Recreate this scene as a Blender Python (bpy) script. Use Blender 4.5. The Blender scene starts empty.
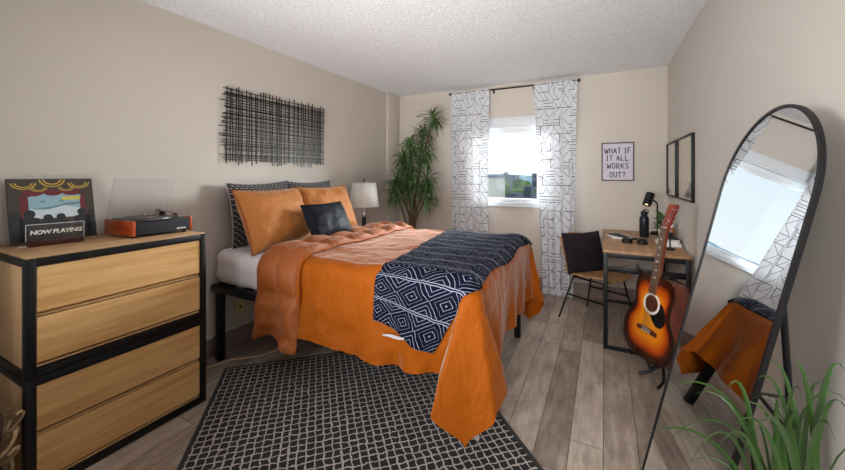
import bpy, bmesh, math, random
from mathutils import Vector, Matrix, noise
S = bpy.context.scene
COL = S.collection
PI = math.pi
R = random.Random(7)

# ------------------------------------------------------------------ materials
def lin(c):
    def f(v):
        v /= 255.0
        return v / 12.92 if v <= .04045 else ((v + .055) / 1.055) ** 2.4
    return (f(c[0]), f(c[1]), f(c[2]), 1)

class N:
    """small node-tree writer"""
    def __init__(s, name):
        s.m = bpy.data.materials.new(name); s.m.use_nodes = True
        s.t = s.m.node_tree
        s.b = s.t.nodes['Principled BSDF']; s.out = s.t.nodes['Material Output']
    def n(s, typ, **kw):
        nd = s.t.nodes.new(typ)
        for k, v in kw.items(): setattr(nd, k, v)
        return nd
    def l(s, a, b): s.t.links.new(a, b)
    def put(s, sock, v):
        if hasattr(v, 'is_output'): s.l(v, sock)
        else: sock.default_value = v
    def math(s, op, a, b=0.0, c=None):
        nd = s.n('ShaderNodeMath', operation=op)
        s.put(nd.inputs[0], a); s.put(nd.inputs[1], b)
        if c is not None: s.put(nd.inputs[2], c)
        return nd.outputs[0]
    def coord(s, which='Object'): return s.n('ShaderNodeTexCoord').outputs[which]
    def mapping(s, v, scale=(1, 1, 1), rot=(0, 0, 0), loc=(0, 0, 0)):
        nd = s.n('ShaderNodeMapping'); s.l(v, nd.inputs[0])
        nd.inputs['Scale'].default_value = scale; nd.inputs['Rotation'].default_value = rot; nd.inputs['Location'].default_value = loc
        return nd.outputs[0]
    def noise(s, v, scale, detail=3, rough=.55, out='Fac'):
        nd = s.n('ShaderNodeTexNoise'); s.l(v, nd.inputs['Vector'])
        nd.inputs['Scale'].default_value = scale; nd.inputs['Detail'].default_value = detail; nd.inputs['Roughness'].default_value = rough
        return nd.outputs[out]
    def ramp(s, f, stops):
        nd = s.n('ShaderNodeValToRGB'); s.put(nd.inputs[0], f)
        cr = nd.color_ramp
        while len(cr.elements) < len(stops): cr.elements.new(.5)
        for e, (p, c) in zip(cr.elements, stops): e.position = p; e.color = c
        return nd.outputs[0]
    def mix(s, f, a, b, mode='MIX'):
        nd = s.n('ShaderNodeMix', data_type='RGBA', blend_type=mode)
        s.put(nd.inputs[0], f); s.put(nd.inputs[6], a); s.put(nd.inputs[7], b)
        return nd.outputs[2]
    def sep(s, v):
        nd = s.n('ShaderNodeSeparateXYZ'); s.l(v, nd.inputs[0]); return nd.outputs
    def comb(s, x, y, z=0.0):
        nd = s.n('ShaderNodeCombineXYZ')
        for i, q in enumerate((x, y, z)): s.put(nd.inputs[i], q)
        return nd.outputs[0]
    def white(s, v):
        nd = s.n('ShaderNodeTexWhiteNoise'); s.l(v, nd.inputs['Vector']); return nd.outputs['Value']
    def bump(s, h, strength=.3, dist=.01):
        nd = s.n('ShaderNodeBump'); s.l(h, nd.inputs['Height'])
        nd.inputs['Strength'].default_value = strength; nd.inputs['Distance'].default_value = dist
        s.l(nd.outputs[0], s.b.inputs['Normal'])
    def set(s, **kw):
        names = dict(color='Base Color', rough='Roughness', metal='Metallic', spec='Specular IOR Level', sheen='Sheen Weight',
                     sheenr='Sheen Roughness', sheent='Sheen Tint', coat='Coat Weight', coatr='Coat Roughness', emit='Emission Color', es='Emission Strength',
                     alpha='Alpha', sss='Subsurface Weight')
        for k, v in kw.items(): s.put(s.b.inputs[names[k]], v)
        return s

def plain(name, rgb, rough=.5, metal=0, spec=.5, var=.06, vscale=20, bump=0, bscale=200, **kw):
    g = N(name); v = g.coord()
    c = lin(rgb)
    dark = tuple(x * (1 - var * 2) for x in c[:3]) + (1,); lite = tuple(min(1, x * (1 + var * 2)) for x in c[:3]) + (1,)
    g.set(color=g.mix(g.noise(v, vscale), dark, lite), rough=rough, metal=metal, spec=spec, **kw)
    if bump: g.bump(g.noise(v, bscale, 4), bump, .004)
    return g.m

M = {}
M['wall'] = plain('wall_paint', (202, 193, 183), .75, spec=.25, var=.012, vscale=1.5, bump=.12, bscale=90)
g = N('ceiling_popcorn'); v = g.coord()
h = g.noise(v, 55, 5, .7); g.set(color=g.ramp(h, [(.3, lin((216, 217, 219))), (.6, lin((240, 241, 243)))]), rough=.95, spec=.1)
g.bump(h, .55, .012); M['ceiling'] = g.m
M['base'] = plain('vinyl_baseboard', (134, 116, 108), .5, var=.03)
M['white_trim'] = plain('white_window_frame', (216, 219, 222), .35, var=.01)
M['black_metal'] = plain('black_powder_coated_metal', (13, 13, 15), .42, spec=.35, var=.08, bump=.05, bscale=400)
M['black_plastic'] = plain('black_plastic', (13, 13, 15), .4, spec=.4, var=.1)
M['chrome'] = plain('polished_chrome', (210, 210, 214), .15, metal=1, var=.02)
M['steel'] = plain('brushed_steel', (175, 172, 168), .3, metal=1, var=.06, vscale=60)

def wood(name, c1, c2, rough=.45, axis=1, scale=1.0, spec=.4, coat=0):
    g = N(name); v = g.coord()
    sc = [14 * scale] * 3; sc[axis] = .9 * scale
    n1 = g.noise(g.mapping(v, tuple(sc)), 1.6, 6, .62)
    sc2 = [90 * scale] * 3; sc2[axis] = 3 * scale
    n2 = g.noise(g.mapping(v, tuple(sc2)), 1.5, 3, .6)
    f = g.math('ADD', g.math('MULTIPLY', n1, .75), g.math('MULTIPLY', n2, .25))
    g.set(color=g.ramp(f, [(.36, lin(c2)), (.62, lin(c1))]), rough=rough, spec=spec, coat=coat)
    g.bump(n2, .06, .002)
    return g.m
M['oak'] = wood('oak_veneer', (222, 180, 122), (190, 142, 84), axis=1)
M['oak_top'] = wood('oak_top_veneer', (205, 166, 122), (176, 134, 92), axis=1)
M['oak_side'] = wood('oak_side_veneer', (214, 176, 130), (190, 150, 104), axis=2)
M['desk_wood'] = wood('desk_walnut_laminate', (176, 136, 98), (144, 104, 70), axis=1)
M['ply'] = wood('bent_plywood', (196, 152, 104), (170, 124, 78), axis=0)
M['ply_edge'] = wood('plywood_edge', (226, 196, 160), (200, 165, 125), axis=0)
M['mahogany'] = wood('mahogany', (120, 52, 26), (74, 28, 14), .25, axis=2, coat=.5)
M['cherry'] = wood('cherry_stained_wood', (196, 86, 36), (158, 58, 22), .3, axis=0, coat=.3)
M['darkwood'] = wood('dark_walnut', (96, 42, 26), (62, 26, 16), .3, axis=1)
M['rosewood'] = wood('rosewood', (120, 84, 60), (78, 50, 34), .4, axis=2)
M['lamp_wood'] = M['darkwood']

# floor planks (running along y)
g = N('grey_wood_plank_floor'); v = g.coord()
x, y, z = g.sep(v)
W, L = .152, 1.22
row = g.math('FLOOR', g.math('DIVIDE', x, W))
off = g.math('MULTIPLY', g.white(g.comb(row, 3.3)), L)
yy = g.math('DIVIDE', g.math('ADD', y, off), L)
cell = g.math('FLOOR', yy)
rnd = g.white(g.comb(row, cell)); rnd2 = g.white(g.comb(row, cell, 7.7))
fx = g.math('FRACT', g.math('DIVIDE', x, W)); fy = g.math('FRACT', yy)
ex = g.math('MINIMUM', fx, g.math('SUBTRACT', 1.0, fx)); ey = g.math('MINIMUM', fy, g.math('SUBTRACT', 1.0, fy))
seam = g.math('MINIMUM', g.math('MULTIPLY', ex, W), g.math('MULTIPLY', ey, L))
vv = g.comb(g.math('ADD', x, g.math('MULTIPLY', rnd2, 9.0)), g.math('ADD', g.math('MULTIPLY', y, .16), g.math('MULTIPLY', rnd, 5.0)), z)
s1 = g.noise(vv, 26, 6, .65); s2 = g.noise(g.mapping(v, (1, .45, 1)), 7, 5, .7)
f = g.math('ADD', g.math('ADD', g.math('MULTIPLY', s1, .5), g.math('MULTIPLY', s2, .4)), g.math('MULTIPLY', rnd, .22))
colr = g.ramp(f, [(.34, lin((108, 95, 84))), (.52, lin((150, 134, 120))), (.72, lin((194, 179, 165)))])
colr = g.mix(g.math('LESS_THAN', seam, .0016), colr, lin((66, 57, 50)))
g.set(color=colr, rough=g.math('ADD', .34, g.math('MULTIPLY', s1, .2)), spec=.4)
g.bump(g.math('ADD', g.math('MULTIPLY', s1, .4), g.math('MINIMUM', g.math('MULTIPLY', seam, 300.0), .6)), .12, .003)
M['floor'] = g.m

def wrinkled(name, *a, **k):
    """fabric with soft crease lines"""
    m = fabric(name, *a, **k); t_ = m.node_tree; b_ = t_.nodes['Principled BSDF']
    bmp = [n for n in t_.nodes if n.type == 'BUMP'][0]
    tcn = t_.nodes.new('ShaderNodeTexCoord'); mp = t_.nodes.new('ShaderNodeMapping'); mp.inputs['Scale'].default_value = (1.0, .8, .45); mp.inputs['Rotation'].default_value = (.25, .2, .5)
    t_.links.new(tcn.outputs['Object'], mp.inputs[0])
    last = None
    for sc, amp in ((6.5, 1.0), (15.0, .5)):
        nz = t_.nodes.new('ShaderNodeTexNoise'); nz.inputs['Scale'].default_value = sc; nz.inputs['Detail'].default_value = 2; nz.inputs['Distortion'].default_value = .8
        t_.links.new(mp.outputs[0], nz.inputs['Vector'])
        s1 = t_.nodes.new('ShaderNodeMath'); s1.operation = 'SUBTRACT'; t_.links.new(nz.outputs['Fac'], s1.inputs[0]); s1.inputs[1].default_value = .5
        s2 = t_.nodes.new('ShaderNodeMath'); s2.operation = 'ABSOLUTE'; t_.links.new(s1.outputs[0], s2.inputs[0])
        s3 = t_.nodes.new('ShaderNodeMath'); s3.operation = 'POWER'; t_.links.new(s2.outputs[0], s3.inputs[0]); s3.inputs[1].default_value = .6
        s4 = t_.nodes.new('ShaderNodeMath'); s4.operation = 'MULTIPLY'; t_.links.new(s3.outputs[0], s4.inputs[0]); s4.inputs[1].default_value = amp
        if last is None: last = s4
        else:
            ad = t_.nodes.new('ShaderNodeMath'); ad.operation = 'ADD'; t_.links.new(last.outputs[0], ad.inputs[0]); t_.links.new(s4.outputs[0], ad.inputs[1]); last = ad
    b2 = t_.nodes.new('ShaderNodeBump'); b2.inputs['Strength'].default_value = .42; b2.inputs['Distance'].default_value = .022
    t_.links.new(last.outputs[0], b2.inputs['Height']); t_.links.new(bmp.outputs[0], b2.inputs['Normal']); t_.links.new(b2.outputs[0], b_.inputs['Normal'])
    return m
def fabric(name, rgb, rough=.75, sheen=.3, var=.05, bump=.25, bscale=12, weave=500, sheent=None, spec=.2, wr=.5):
    g = N(name); v = g.coord(); c = lin(rgb)
    n1 = g.noise(v, bscale, 5, .6); n2 = g.noise(v, weave, 2)
    g.set(color=g.mix(n1, tuple(q * (1 - var) for q in c[:3]) + (1,), tuple(min(1, q * (1 + var)) for q in c[:3]) + (1,)), rough=rough, spec=spec, sheen=sheen, sheenr=.3)
    if sheent: g.set(sheent=sheent)
    g.bump(g.math('ADD', g.math('MULTIPLY', n1, 1.0), g.math('MULTIPLY', n2, .05)), bump, .02)
    return g.m
M['orange'] = wrinkled('burnt_orange_satin', (150, 74, 2), .6, .36, .06, .6, 8, sheent=(1, .95, .88, 1), spec=.15)
M['pillow_orange'] = wrinkled('lightened_orange_pillow_satin', (172, 108, 52), .62, .4, .05, .5, 9, sheent=(1, .95, .88, 1), spec=.2)  # base lightened toward peach to stand in for the window's sheen
M['orange_fold'] = wrinkled('burnt_orange_satin_reverse', (142, 70, 3), .6, .28, .05, .5, 9, sheent=(1, .93, .86, 1), spec=.6)
M['sheet'] = wrinkled('white_cotton_sheet', (222, 219, 224), .85, .1, .02, .5, 10)
M['navy_satin'] = fabric('navy_satin', (13, 16, 26), .6, .0, .08, .3, 14, spec=.15)
M['plum'] = fabric('dark_plum_velvet', (38, 30, 37), .9, .06, .05, .15, 20)
M['pale_lining'] = fabric('pale_fabric', (186, 182, 184), .85, .1, .02, .2, 20)
M['purple_cloth'] = fabric('purple_grey_knit', (120, 112, 140), .9, .3, .2, .6, 40)
g = N('white_linen_lampshade'); g.set(color=lin((242, 241, 238)), rough=.85, spec=.1); tr = g.n('ShaderNodeBsdfTranslucent'); tr.inputs[0].default_value = lin((242, 240, 236))
mx = g.n('ShaderNodeMixShader'); mx.inputs[0].default_value = .45; g.l(g.b.outputs[0], mx.inputs[1]); g.l(tr.outputs[0], mx.inputs[2]); g.l(mx.outputs[0], g.out.inputs[0]); M['shade'] = g.m

# throw pattern: nested diamonds, uv in metres
g = N('navy_throw_diamond_print'); u_, v_, _ = g.sep(g.coord('UV'))
nz = g.noise(g.coord('UV'), 14, 2)
a = g.math('SUBTRACT', g.math('FRACT', g.math('ADD', g.math('DIVIDE', u_, .235), g.math('MULTIPLY', nz, .08))), .5)
b = g.math('SUBTRACT', g.math('FRACT', g.math('ADD', g.math('DIVIDE', v_, .155), g.math('MULTIPLY', nz, .08))), .5)
d = g.math('ADD', g.math('ABSOLUTE', a), g.math('ABSOLUTE', b))
ln = g.math('LESS_THAN', g.math('ABSOLUTE', g.math('SUBTRACT', g.math('FRACT', g.math('ADD', g.math('MULTIPLY', d, 6.5), .35)), .5)), .06)
band = g.math('GREATER_THAN', g.math('ABSOLUTE', b), .44)
bl = g.math('LESS_THAN', g.math('ABSOLUTE', g.math('SUBTRACT', g.math('ABSOLUTE', b), .465)), .012)
ln = g.math('ADD', g.math('MULTIPLY', ln, g.math('SUBTRACT', 1.0, band)), bl)
gap = g.math('MULTIPLY', g.math('GREATER_THAN', d, .33), g.math('LESS_THAN', d, .42))
ln = g.math('MULTIPLY', ln, g.math('SUBTRACT', 1.0, gap))
g.set(color=g.mix(g.math('MINIMUM', ln, 1.0), lin((14, 17, 32)), lin((146, 150, 166))), rough=.95, spec=.05)
g.bump(g.noise(g.coord(), 30, 4), .3, .01); M['throw'] = g.m

# curtain print: white cloth, thin dark geometric lines, slightly see-through
g = N('white_curtain_line_print'); u_, v_, _ = g.sep(g.coord('UV'))
CU, CV = .078, .095
cu = g.math('DIVIDE', u_, CU); cv = g.math('DIVIDE', v_, CV)
iu = g.math('FLOOR', cu); iv = g.math('FLOOR', cv); fu = g.math('FRACT', cu); fv = g.math('FRACT', cv)
h1 = g.white(g.comb(iu, iv, 1.5))
w = .034
def near(e, wd=w): return g.math('LESS_THAN', g.math('ABSOLUTE', e), wd)
dg1 = near(g.math('SUBTRACT', fu, fv), w * 1.1); dg2 = near(g.math('SUBTRACT', g.math('ADD', fu, fv), 1.0), w * 1.1)
ho = g.math('MAXIMUM', near(g.math('SUBTRACT', fv, .3)), near(g.math('SUBTRACT', fv, .7)))
ve = near(g.math('SUBTRACT', fu, .5))
hh = near(g.math('SUBTRACT', fv, .04))
def pick(lo, hi, e): return g.math('MULTIPLY', g.math('MULTIPLY', g.math('GREATER_THAN', h1, lo), g.math('LESS_THAN', h1, hi)), e)
tot = pick(-.1, .40, dg1)
vh = near(g.math('SUBTRACT', fu, .05))
for lo, hi, e in ((.40, .80, dg2), (.80, .90, ho), (.90, .97, ve), (.30, .48, hh), (.7, 1.1, hh), (.15, .26, vh), (.55, .72, vh)): tot = g.math('MAXIMUM', tot, pick(lo, hi, e))
colr = g.mix(tot, lin((212, 214, 218)), lin((70, 72, 78)))
g.set(color=colr, rough=.9, spec=.1)
tr = g.n('ShaderNodeBsdfTranslucent'); g.l(colr, tr.inputs[0])
mx = g.n('ShaderNodeMixShader'); mx.inputs[0].default_value = .07
g.l(g.b.outputs[0], mx.inputs[1]); g.l(tr.outputs[0], mx.inputs[2])
tp = g.n('ShaderNodeBsdfTransparent'); mx2 = g.n('ShaderNodeMixShader'); mx2.inputs[0].default_value = .02
g.l(mx.outputs[0], mx2.inputs[1]); g.l(tp.outputs[0], mx2.inputs[2]); g.l(mx2.outputs[0], g.out.inputs[0])
M['curtain'] = g.m

# rug
g = N('black_rug_white_grid'); u_, v_, _ = g.sep(g.coord('UV'))
nz = g.noise(g.coord('UV'), 26, 2); nz2 = g.noise(g.mapping(g.coord('UV'), loc=(5, 3, 0)), 26, 2)
cs = .041
a = g.math('FRACT', g.math('ADD', g.math('DIVIDE', u_, cs), g.math('MULTIPLY', nz, .7)))
b = g.math('FRACT', g.math('ADD', g.math('DIVIDE', v_, cs), g.math('MULTIPLY', nz2, .7)))
ln = g.math('MAXIMUM', g.math('LESS_THAN', a, .165), g.math('LESS_THAN', b, .165))
inb = g.math('MULTIPLY', g.math('MULTIPLY', g.math('GREATER_THAN', u_, .022), g.math('LESS_THAN', u_, 2.02)), g.math('GREATER_THAN', v_, .022))
inb = g.math('MULTIPLY', inb, g.math('LESS_THAN', v_, 1.578))
ln = g.math('MULTIPLY', ln, inb)
pile = g.noise(g.coord('UV'), 900, 2)
g.set(color=g.mix(ln, lin((20, 15, 17)), g.mix(pile, lin((140, 130, 124)), lin((196, 187, 179)))), rough=.95, spec=.1, sheen=.15)
g.bump(g.math('ADD', g.math('MULTIPLY', ln, .5), g.math('MULTIPLY', pile, .6)), .5, .004); M['rug'] = g.m

# grey woven sham
g = N('grey_sham_block_print'); u_, v_, _ = g.sep(g.coord('UV'))
a = g.math('FRACT', g.math('ADD', g.math('DIVIDE', u_, .04), g.math('MULTIPLY', g.math('FLOOR', g.math('DIVIDE', v_, .021)), .5)))
b = g.math('FRACT', g.math('DIVIDE', v_, .021))
k = g.math('SUBTRACT', 1.0, g.math('MULTIPLY', g.math('LESS_THAN', g.math('FRACT', g.math('ADD', a, g.math('MULTIPLY', b, .6))), .52), g.math('GREATER_THAN', b, .45)))
g.set(color=g.mix(k, lin((136, 131, 128)), lin((52, 50, 54))), rough=.9, spec=.1, sheen=.1); M['sham'] = g.m

# glass / mirror / acrylic
def clear(name, tint, refl, rough=0.02):
    g = N(name); tp = g.n('ShaderNodeBsdfTransparent'); tp.inputs[0].default_value = tint
    gl = g.n('ShaderNodeBsdfGlossy'); gl.inputs['Roughness'].default_value = rough; gl.inputs['Color'].default_value = (1, 1, 1, 1)
    lw = g.n('ShaderNodeLayerWeight'); lw.inputs[0].default_value = .5
    fr_ = g.math('ADD', .04, g.math('MULTIPLY', g.math('POWER', lw.outputs['Facing'], 5.0), .9))
    mx = g.n('ShaderNodeMixShader'); g.l(g.math('MULTIPLY', fr_, refl), mx.inputs[0])
    g.l(tp.outputs[0], mx.inputs[1]); g.l(gl.outputs[0], mx.inputs[2]); g.l(mx.outputs[0], g.out.inputs[0])
    return g.m
M['glass'] = clear('window_glass', (.97, .985, .98, 1), .15)
M['acrylic'] = clear('clear_acrylic', (.985, .985, .99, 1), .7, .05)
M['acrylic_edge'] = plain('frosted_acrylic_edge', (214, 216, 220), .3, var=.02)
M['mirror'] = plain('mirror_silvering', (226, 230, 232), .0, metal=1, var=.0)
M['picture_glass'] = clear('picture_glass', (.98, .985, .98, 1), .35)

M['paper'] = plain('off_white_paper', (238, 236, 232), .8, var=.02)
M['print_beige'] = plain('beige_print', (208, 196, 180), .7, var=.03)
M['print_grey'] = plain('grey_brush_shape', (120, 116, 114), .8, var=.1)
M['poster'] = plain('pale_lilac_poster_paper', (206, 200, 212), .8, var=.06, vscale=40)
M['ink'] = plain('dark_ink', (42, 38, 48), .8, var=.05)
M['poster_frame'] = plain('dark_taupe_frame', (88, 78, 78), .5, var=.05)
M['white_ink'] = plain('white_lettering', (240, 238, 232), .6, var=.01)
M['cream_plastic'] = plain('cream_outlet_plastic', (222, 206, 150), .4, var=.02)
M['white_cord'] = plain('white_cord', (222, 214, 202), .5, var=.02)
M['beige_cord'] = plain('beige_cord', (206, 176, 136), .5, var=.02)
M['leaf'] = plain('glossy_green_leaf', (82, 116, 62), .4, var=.3, vscale=9)
M['leaf_dark'] = plain('dark_green_leaf', (56, 88, 46), .4, var=.3, vscale=9)
M['grass_leaf'] = plain('bright_green_blade', (40, 66, 22), .4, var=.25, vscale=6)
M['bark'] = plain('brown_bark', (92, 74, 58), .85, var=.2, vscale=40, bump=.4, bscale=80)
M['soil'] = plain('dark_soil', (48, 38, 30), .95, var=.3, vscale=60, bump=.8, bscale=60)
M['pot_white'] = plain('white_ceramic', (226, 224, 220), .3, var=.02)
M['pot_grey'] = plain('grey_ceramic_pot', (96, 96, 98), .5, var=.05)
M['terracotta'] = plain('brown_planter', (120, 84, 58), .7, var=.1)
M['wicker_dark'] = plain('dark_brown_wicker', (70, 50, 38), .8, var=.2, vscale=60)
M['wicker_pale'] = plain('pale_rattan', (186, 160, 122), .7, var=.2, vscale=60)
M['steel_navy'] = plain('black_bottle_enamel', (30, 31, 40), .3, metal=.4, var=.05)
M['amber_glass'] = plain('amber_jar', (150, 84, 30), .2, var=.1)
M['glow'] = N('lamp_bulb').set(color=(1, .8, .5, 1), emit=(1, .62, .26, 1), es=6.0).m
M['bridge_white'] = plain('bone_white', (226, 218, 200), .4, var=.02)
M['red_wood'] = wood('red_mahogany_headstock', (150, 50, 26), (104, 30, 16), .22, axis=2, coat=.6)
M['vinyl_record'] = plain('black_vinyl', (16, 16, 18), .25, var=.05)
M['platter'] = plain('grey_platter', (150, 150, 150), .4, metal=.6, var=.05)
M['grille'] = plain('dark_grille_cloth', (44, 46, 54), .85, var=.25, vscale=70, bump=.3, bscale=600)
for nm, c in dict(art_charcoal=(52, 52, 52), art_brown=(62, 54, 46), art_gold=(196, 164, 66), art_red=(104, 32, 40), art_blue=(142, 176, 190), art_pale=(196, 208, 212),
                  art_yellow=(214, 196, 70), art_black=(26, 30, 32), art_grey=(106, 132, 142)).items():
    M[nm] = plain(nm, c, .6, var=.06, vscale=30)
g = N('sunburst_lacquer'); at = g.n('ShaderNodeAttribute', attribute_name='burst'); wv = g.noise(g.mapping(g.coord(), (60, 60, 1.5)), 1.5, 3)
g.set(color=g.mix(g.math('MULTIPLY', wv, .25), g.ramp(at.outputs['Fac'], [(0.0, lin((240, 156, 34))), (.5, lin((232, 134, 20))), (.7, lin((196, 76, 12))), (.84, lin((70, 18, 10))), (.93, lin((14, 10, 10)))]), lin((120, 50, 10))), rough=.22, coat=.5, spec=.5)
M['burst'] = g.m

# ------------------------------------------------------------------ mesh builder
def sm(a, b, t):
    t = max(0, min(1, (t - a) / (b - a))); return t * t * (3 - 2 * t)
class MB:
    def __init__(s): s.bm = bmesh.new(); s.uv = None; s.burst = None
    def _new(s, nf, mi):
        s.bm.faces.ensure_lookup_table()
        if mi:
            for f in s.bm.faces[nf:]: f.material_index = mi
    def box(s, lo, hi, bev=0, Mx=None, mi=0, seg=2):
        bm2 = bmesh.new(); bmesh.ops.create_cube(bm2, size=1)
        c = [(a + b) / 2 for a, b in zip(lo, hi)]; d = [abs(b - a) for a, b in zip(lo, hi)]
        for v in bm2.verts: v.co = Vector((c[i] + v.co[i] * d[i] for i in range(3)))
        if bev: bmesh.ops.bevel(bm2, geom=bm2.edges[:], offset=min(bev, min(d) * .45), segments=seg, profile=.5, affect='EDGES')
        s.merge(bm2, Mx, mi); return s
    def merge(s, bm2, Mx=None, mi=0):
        if Mx: bm2.transform(Mx)
        vs = {}
        for v in bm2.verts: vs[v] = s.bm.verts.new(v.co)
        for f in bm2.faces:
            try: nf = s.bm.faces.new([vs[v] for v in f.verts]); nf.material_index = mi
            except ValueError: pass
        bm2.free()
    def ring(s, pts): return [s.bm.verts.new(p) for p in pts]
    def face(s, vs, mi=0):
        try: f = s.bm.faces.new(vs); f.material_index = mi; return f
        except ValueError: return None
    def skin(s, rings, closed=True, cap=True, mi=0):
        n = len(rings[0])
        for a, b in zip(rings, rings[1:]):
            for i in range(n if closed else n - 1): s.face((a[i], a[(i + 1) % n], b[(i + 1) % n], b[i]), mi)
        if cap and closed: s.face(rings[0][::-1], mi); s.face(rings[-1], mi)
    def tube(s, pts, r, n=8, cap=True, mi=0, Mx=None):
        pts = [Vector(p) for p in pts]
        if Mx: pts = [Mx @ p for p in pts]
        rs = r if isinstance(r, (list, tuple)) else [r] * len(pts)
        rings = []; prev = None
        for i, p in enumerate(pts):
            t = (pts[min(i + 1, len(pts) - 1)] - pts[max(i - 1, 0)]).normalized()
            if prev is None: a = t.orthogonal().normalized()
            else: a = (prev - t * prev.dot(t)).normalized()
            prev = a; b = t.cross(a)
            rings.append(s.ring([p + (a * math.cos(2 * PI * k / n) + b * math.sin(2 * PI * k / n)) * rs[i] for k in range(n)]))
        s.skin(rings, True, cap, mi); return s
    def bar(s, p0, p1, w, h=None, up=(0, 0, 1), mi=0):
        p0, p1 = Vector(p0), Vector(p1); t = (p1 - p0).normalized(); a = t.cross(Vector(up))
        if a.length < 1e-4: a = t.cross(Vector((1, 0, 0)))
        a.normalize(); b = a.cross(t); h = h or w
        rr = [s.ring([p + a * sx * w / 2 + b * sy * h / 2 for sx, sy in ((-1, -1), (1, -1), (1, 1), (-1, 1))]) for p in (p0, p1)]
        s.skin(rr, mi=mi); return s
    def lathe(s, prof, c=(0, 0, 0), n=28, mi=0, Mx=None, cap=True):
        rings = []
        for r, z in prof:
            ps = [Vector((c[0] + r * math.cos(2 * PI * k / n), c[1] + r * math.sin(2 * PI * k / n), c[2] + z)) for k in range(n)]
            if Mx: ps = [Mx @ p for p in ps]
            rings.append(s.ring(ps))
        s.skin(rings, True, cap, mi); return s
    def prism(s, out, y0, y1, Mx=None, mi=0):
        """outline in the x-z plane extruded along y"""
        rr = []
        for y in (y0, y1):
            ps = [Vector((px, y, pz)) for px, pz in out]
            if Mx: ps = [Mx @ p for p in ps]
            rr.append(s.ring(ps))
        s.skin(rr, mi=mi); return s
    def grid(s, fn, nu, nv, uvfn=None, mi=0, closed_u=False):
        if uvfn and s.uv is None: s.uv = s.bm.loops.layers.uv.new('UVMap')
        vs = [[s.bm.verts.new(fn(i / nu, j / nv)) for j in range(nv + 1)] for i in range(nu + 1)]
        for i in range(nu):
            for j in range(nv):
                q = ((i, j), (i + 1, j), (i + 1, j + 1), (i, j + 1))
                f = s.face([vs[a][b] for a, b in q], mi)
                if f and uvfn:
                    for lp, (a, b) in zip(f.loops, q): lp[s.uv].uv = uvfn(a / nu, b / nv)
        return vs
    def blob(s, c, r, n=14, m=9, mi=0, Mx=None):
        c = Vector(c); r = r if isinstance(r, (tuple, list)) else (r, r, r)
        prof = []
        rings = []
        for j in range(m + 1):
            th = PI * (j + .02) / (m + .04)
            ps = [Vector((c.x + r[0] * math.sin(th) * math.cos(2 * PI * k / n), c.y + r[1] * math.sin(th) * math.sin(2 * PI * k / n), c.z - r[2] * math.cos(th))) for k in range(n)]
            if Mx: ps = [Mx @ p for p in ps]
            rings.append(s.ring(ps))
        s.skin(rings, mi=mi); return s

def build(name, mb, mats, parent=None, smooth=True, angle=35, solid=0, sub=0, recalc=True):
    bm = mb.bm
    if recalc: bmesh.ops.recalc_face_normals(bm, faces=bm.faces[:])
    if parent is not None:            # shapes are written in world space, children live in their thing's space
        root = parent
        while root.parent: root = root.parent
        bm.transform(root.matrix_basis.inverted())
    me = bpy.data.meshes.new(name); bm.to_mesh(me); bm.free()
    for m in (mats if isinstance(mats, (list, tuple)) else [mats]): me.materials.append(M[m] if isinstance(m, str) else m)
    if smooth:
        me.shade_smooth(); me.set_sharp_from_angle(angle=math.radians(angle))
    o = bpy.data.objects.new(name, me); COL.objects.link(o)
    if parent is not None: o.parent = parent
    if solid:
        md = o.modifiers.new('thickness', 'SOLIDIFY'); md.thickness = abs(solid); md.offset = -1 if solid > 0 else 1
    if sub:
        md = o.modifiers.new('smooth', 'SUBSURF'); md.levels = sub; md.render_levels = sub
    return o
def tag(o, label, cat, group=None):
    o['label'] = label; o['category'] = cat
    if group: o['group'] = group
    return o
def thing(name, label, cat, loc=(0, 0, 0), group=None):
    o = bpy.data.objects.new(name, None); o.empty_display_size = .1; COL.objects.link(o); o.location = loc
    o.matrix_basis = Matrix.Translation(loc)
    return tag(o, label, cat, group)
def struct(o): o['kind'] = 'structure'; return o
def copy_thing(o, offset, label, Mz=None):
    c = o.copy(); COL.objects.link(c); c['label'] = label
    c.location = Vector(o.location) + Vector(offset)
    for ch in list(o.children):
        k = ch.copy(); COL.objects.link(k); k.parent = c
        for g2 in list(ch.children):
            q = g2.copy(); COL.objects.link(q); q.parent = k
    return c
def text_bm(body, size, Mx, extrude=.0006, shear=0.0, bold=0.0, align='CENTER', spacing=1.0):
    cu = bpy.data.curves.new('lettering', 'FONT'); cu.body = body; cu.size = size; cu.extrude = extrude; cu.shear = shear
    cu.align_x = align; cu.align_y = 'CENTER'; cu.offset = bold; cu.space_character = spacing; cu.resolution_u = 3
    o = bpy.data.objects.new('lettering', cu); COL.objects.link(o)
    bpy.context.view_layer.update()
    me = bpy.data.meshes.new_from_object(o.evaluated_get(bpy.context.evaluated_depsgraph_get()))
    bm2 = bmesh.new(); bm2.from_mesh(me); bm2.transform(Mx)
    bpy.data.objects.remove(o); bpy.data.curves.remove(cu); bpy.data.meshes.remove(me)
    return bm2
def frame3(o, ax, ay, az):
    m = Matrix.Identity(4)
    for i, a in enumerate((ax, ay, az)):
        a = Vector(a)
        for r in range(3): m[r][i] = a[r]
    for r in range(3): m[r][3] = o[r]
    return m

# ------------------------------------------------------------------ camera
F, CX, HY, YAW = 355.0, 422.5, 174.5, math.radians(27.0)
cam = bpy.data.cameras.new('camera'); co = bpy.data.objects.new('camera', cam); COL.objects.link(co)
cam.sensor_width = 36; cam.lens = F * 36 / 845; cam.shift_y = -(235 - HY) / 845; cam.clip_start = .02; cam.clip_end = 2000
co.location = (0, 0, 1.35); co.rotation_euler = (PI / 2, 0, YAW); S.camera = co

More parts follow.
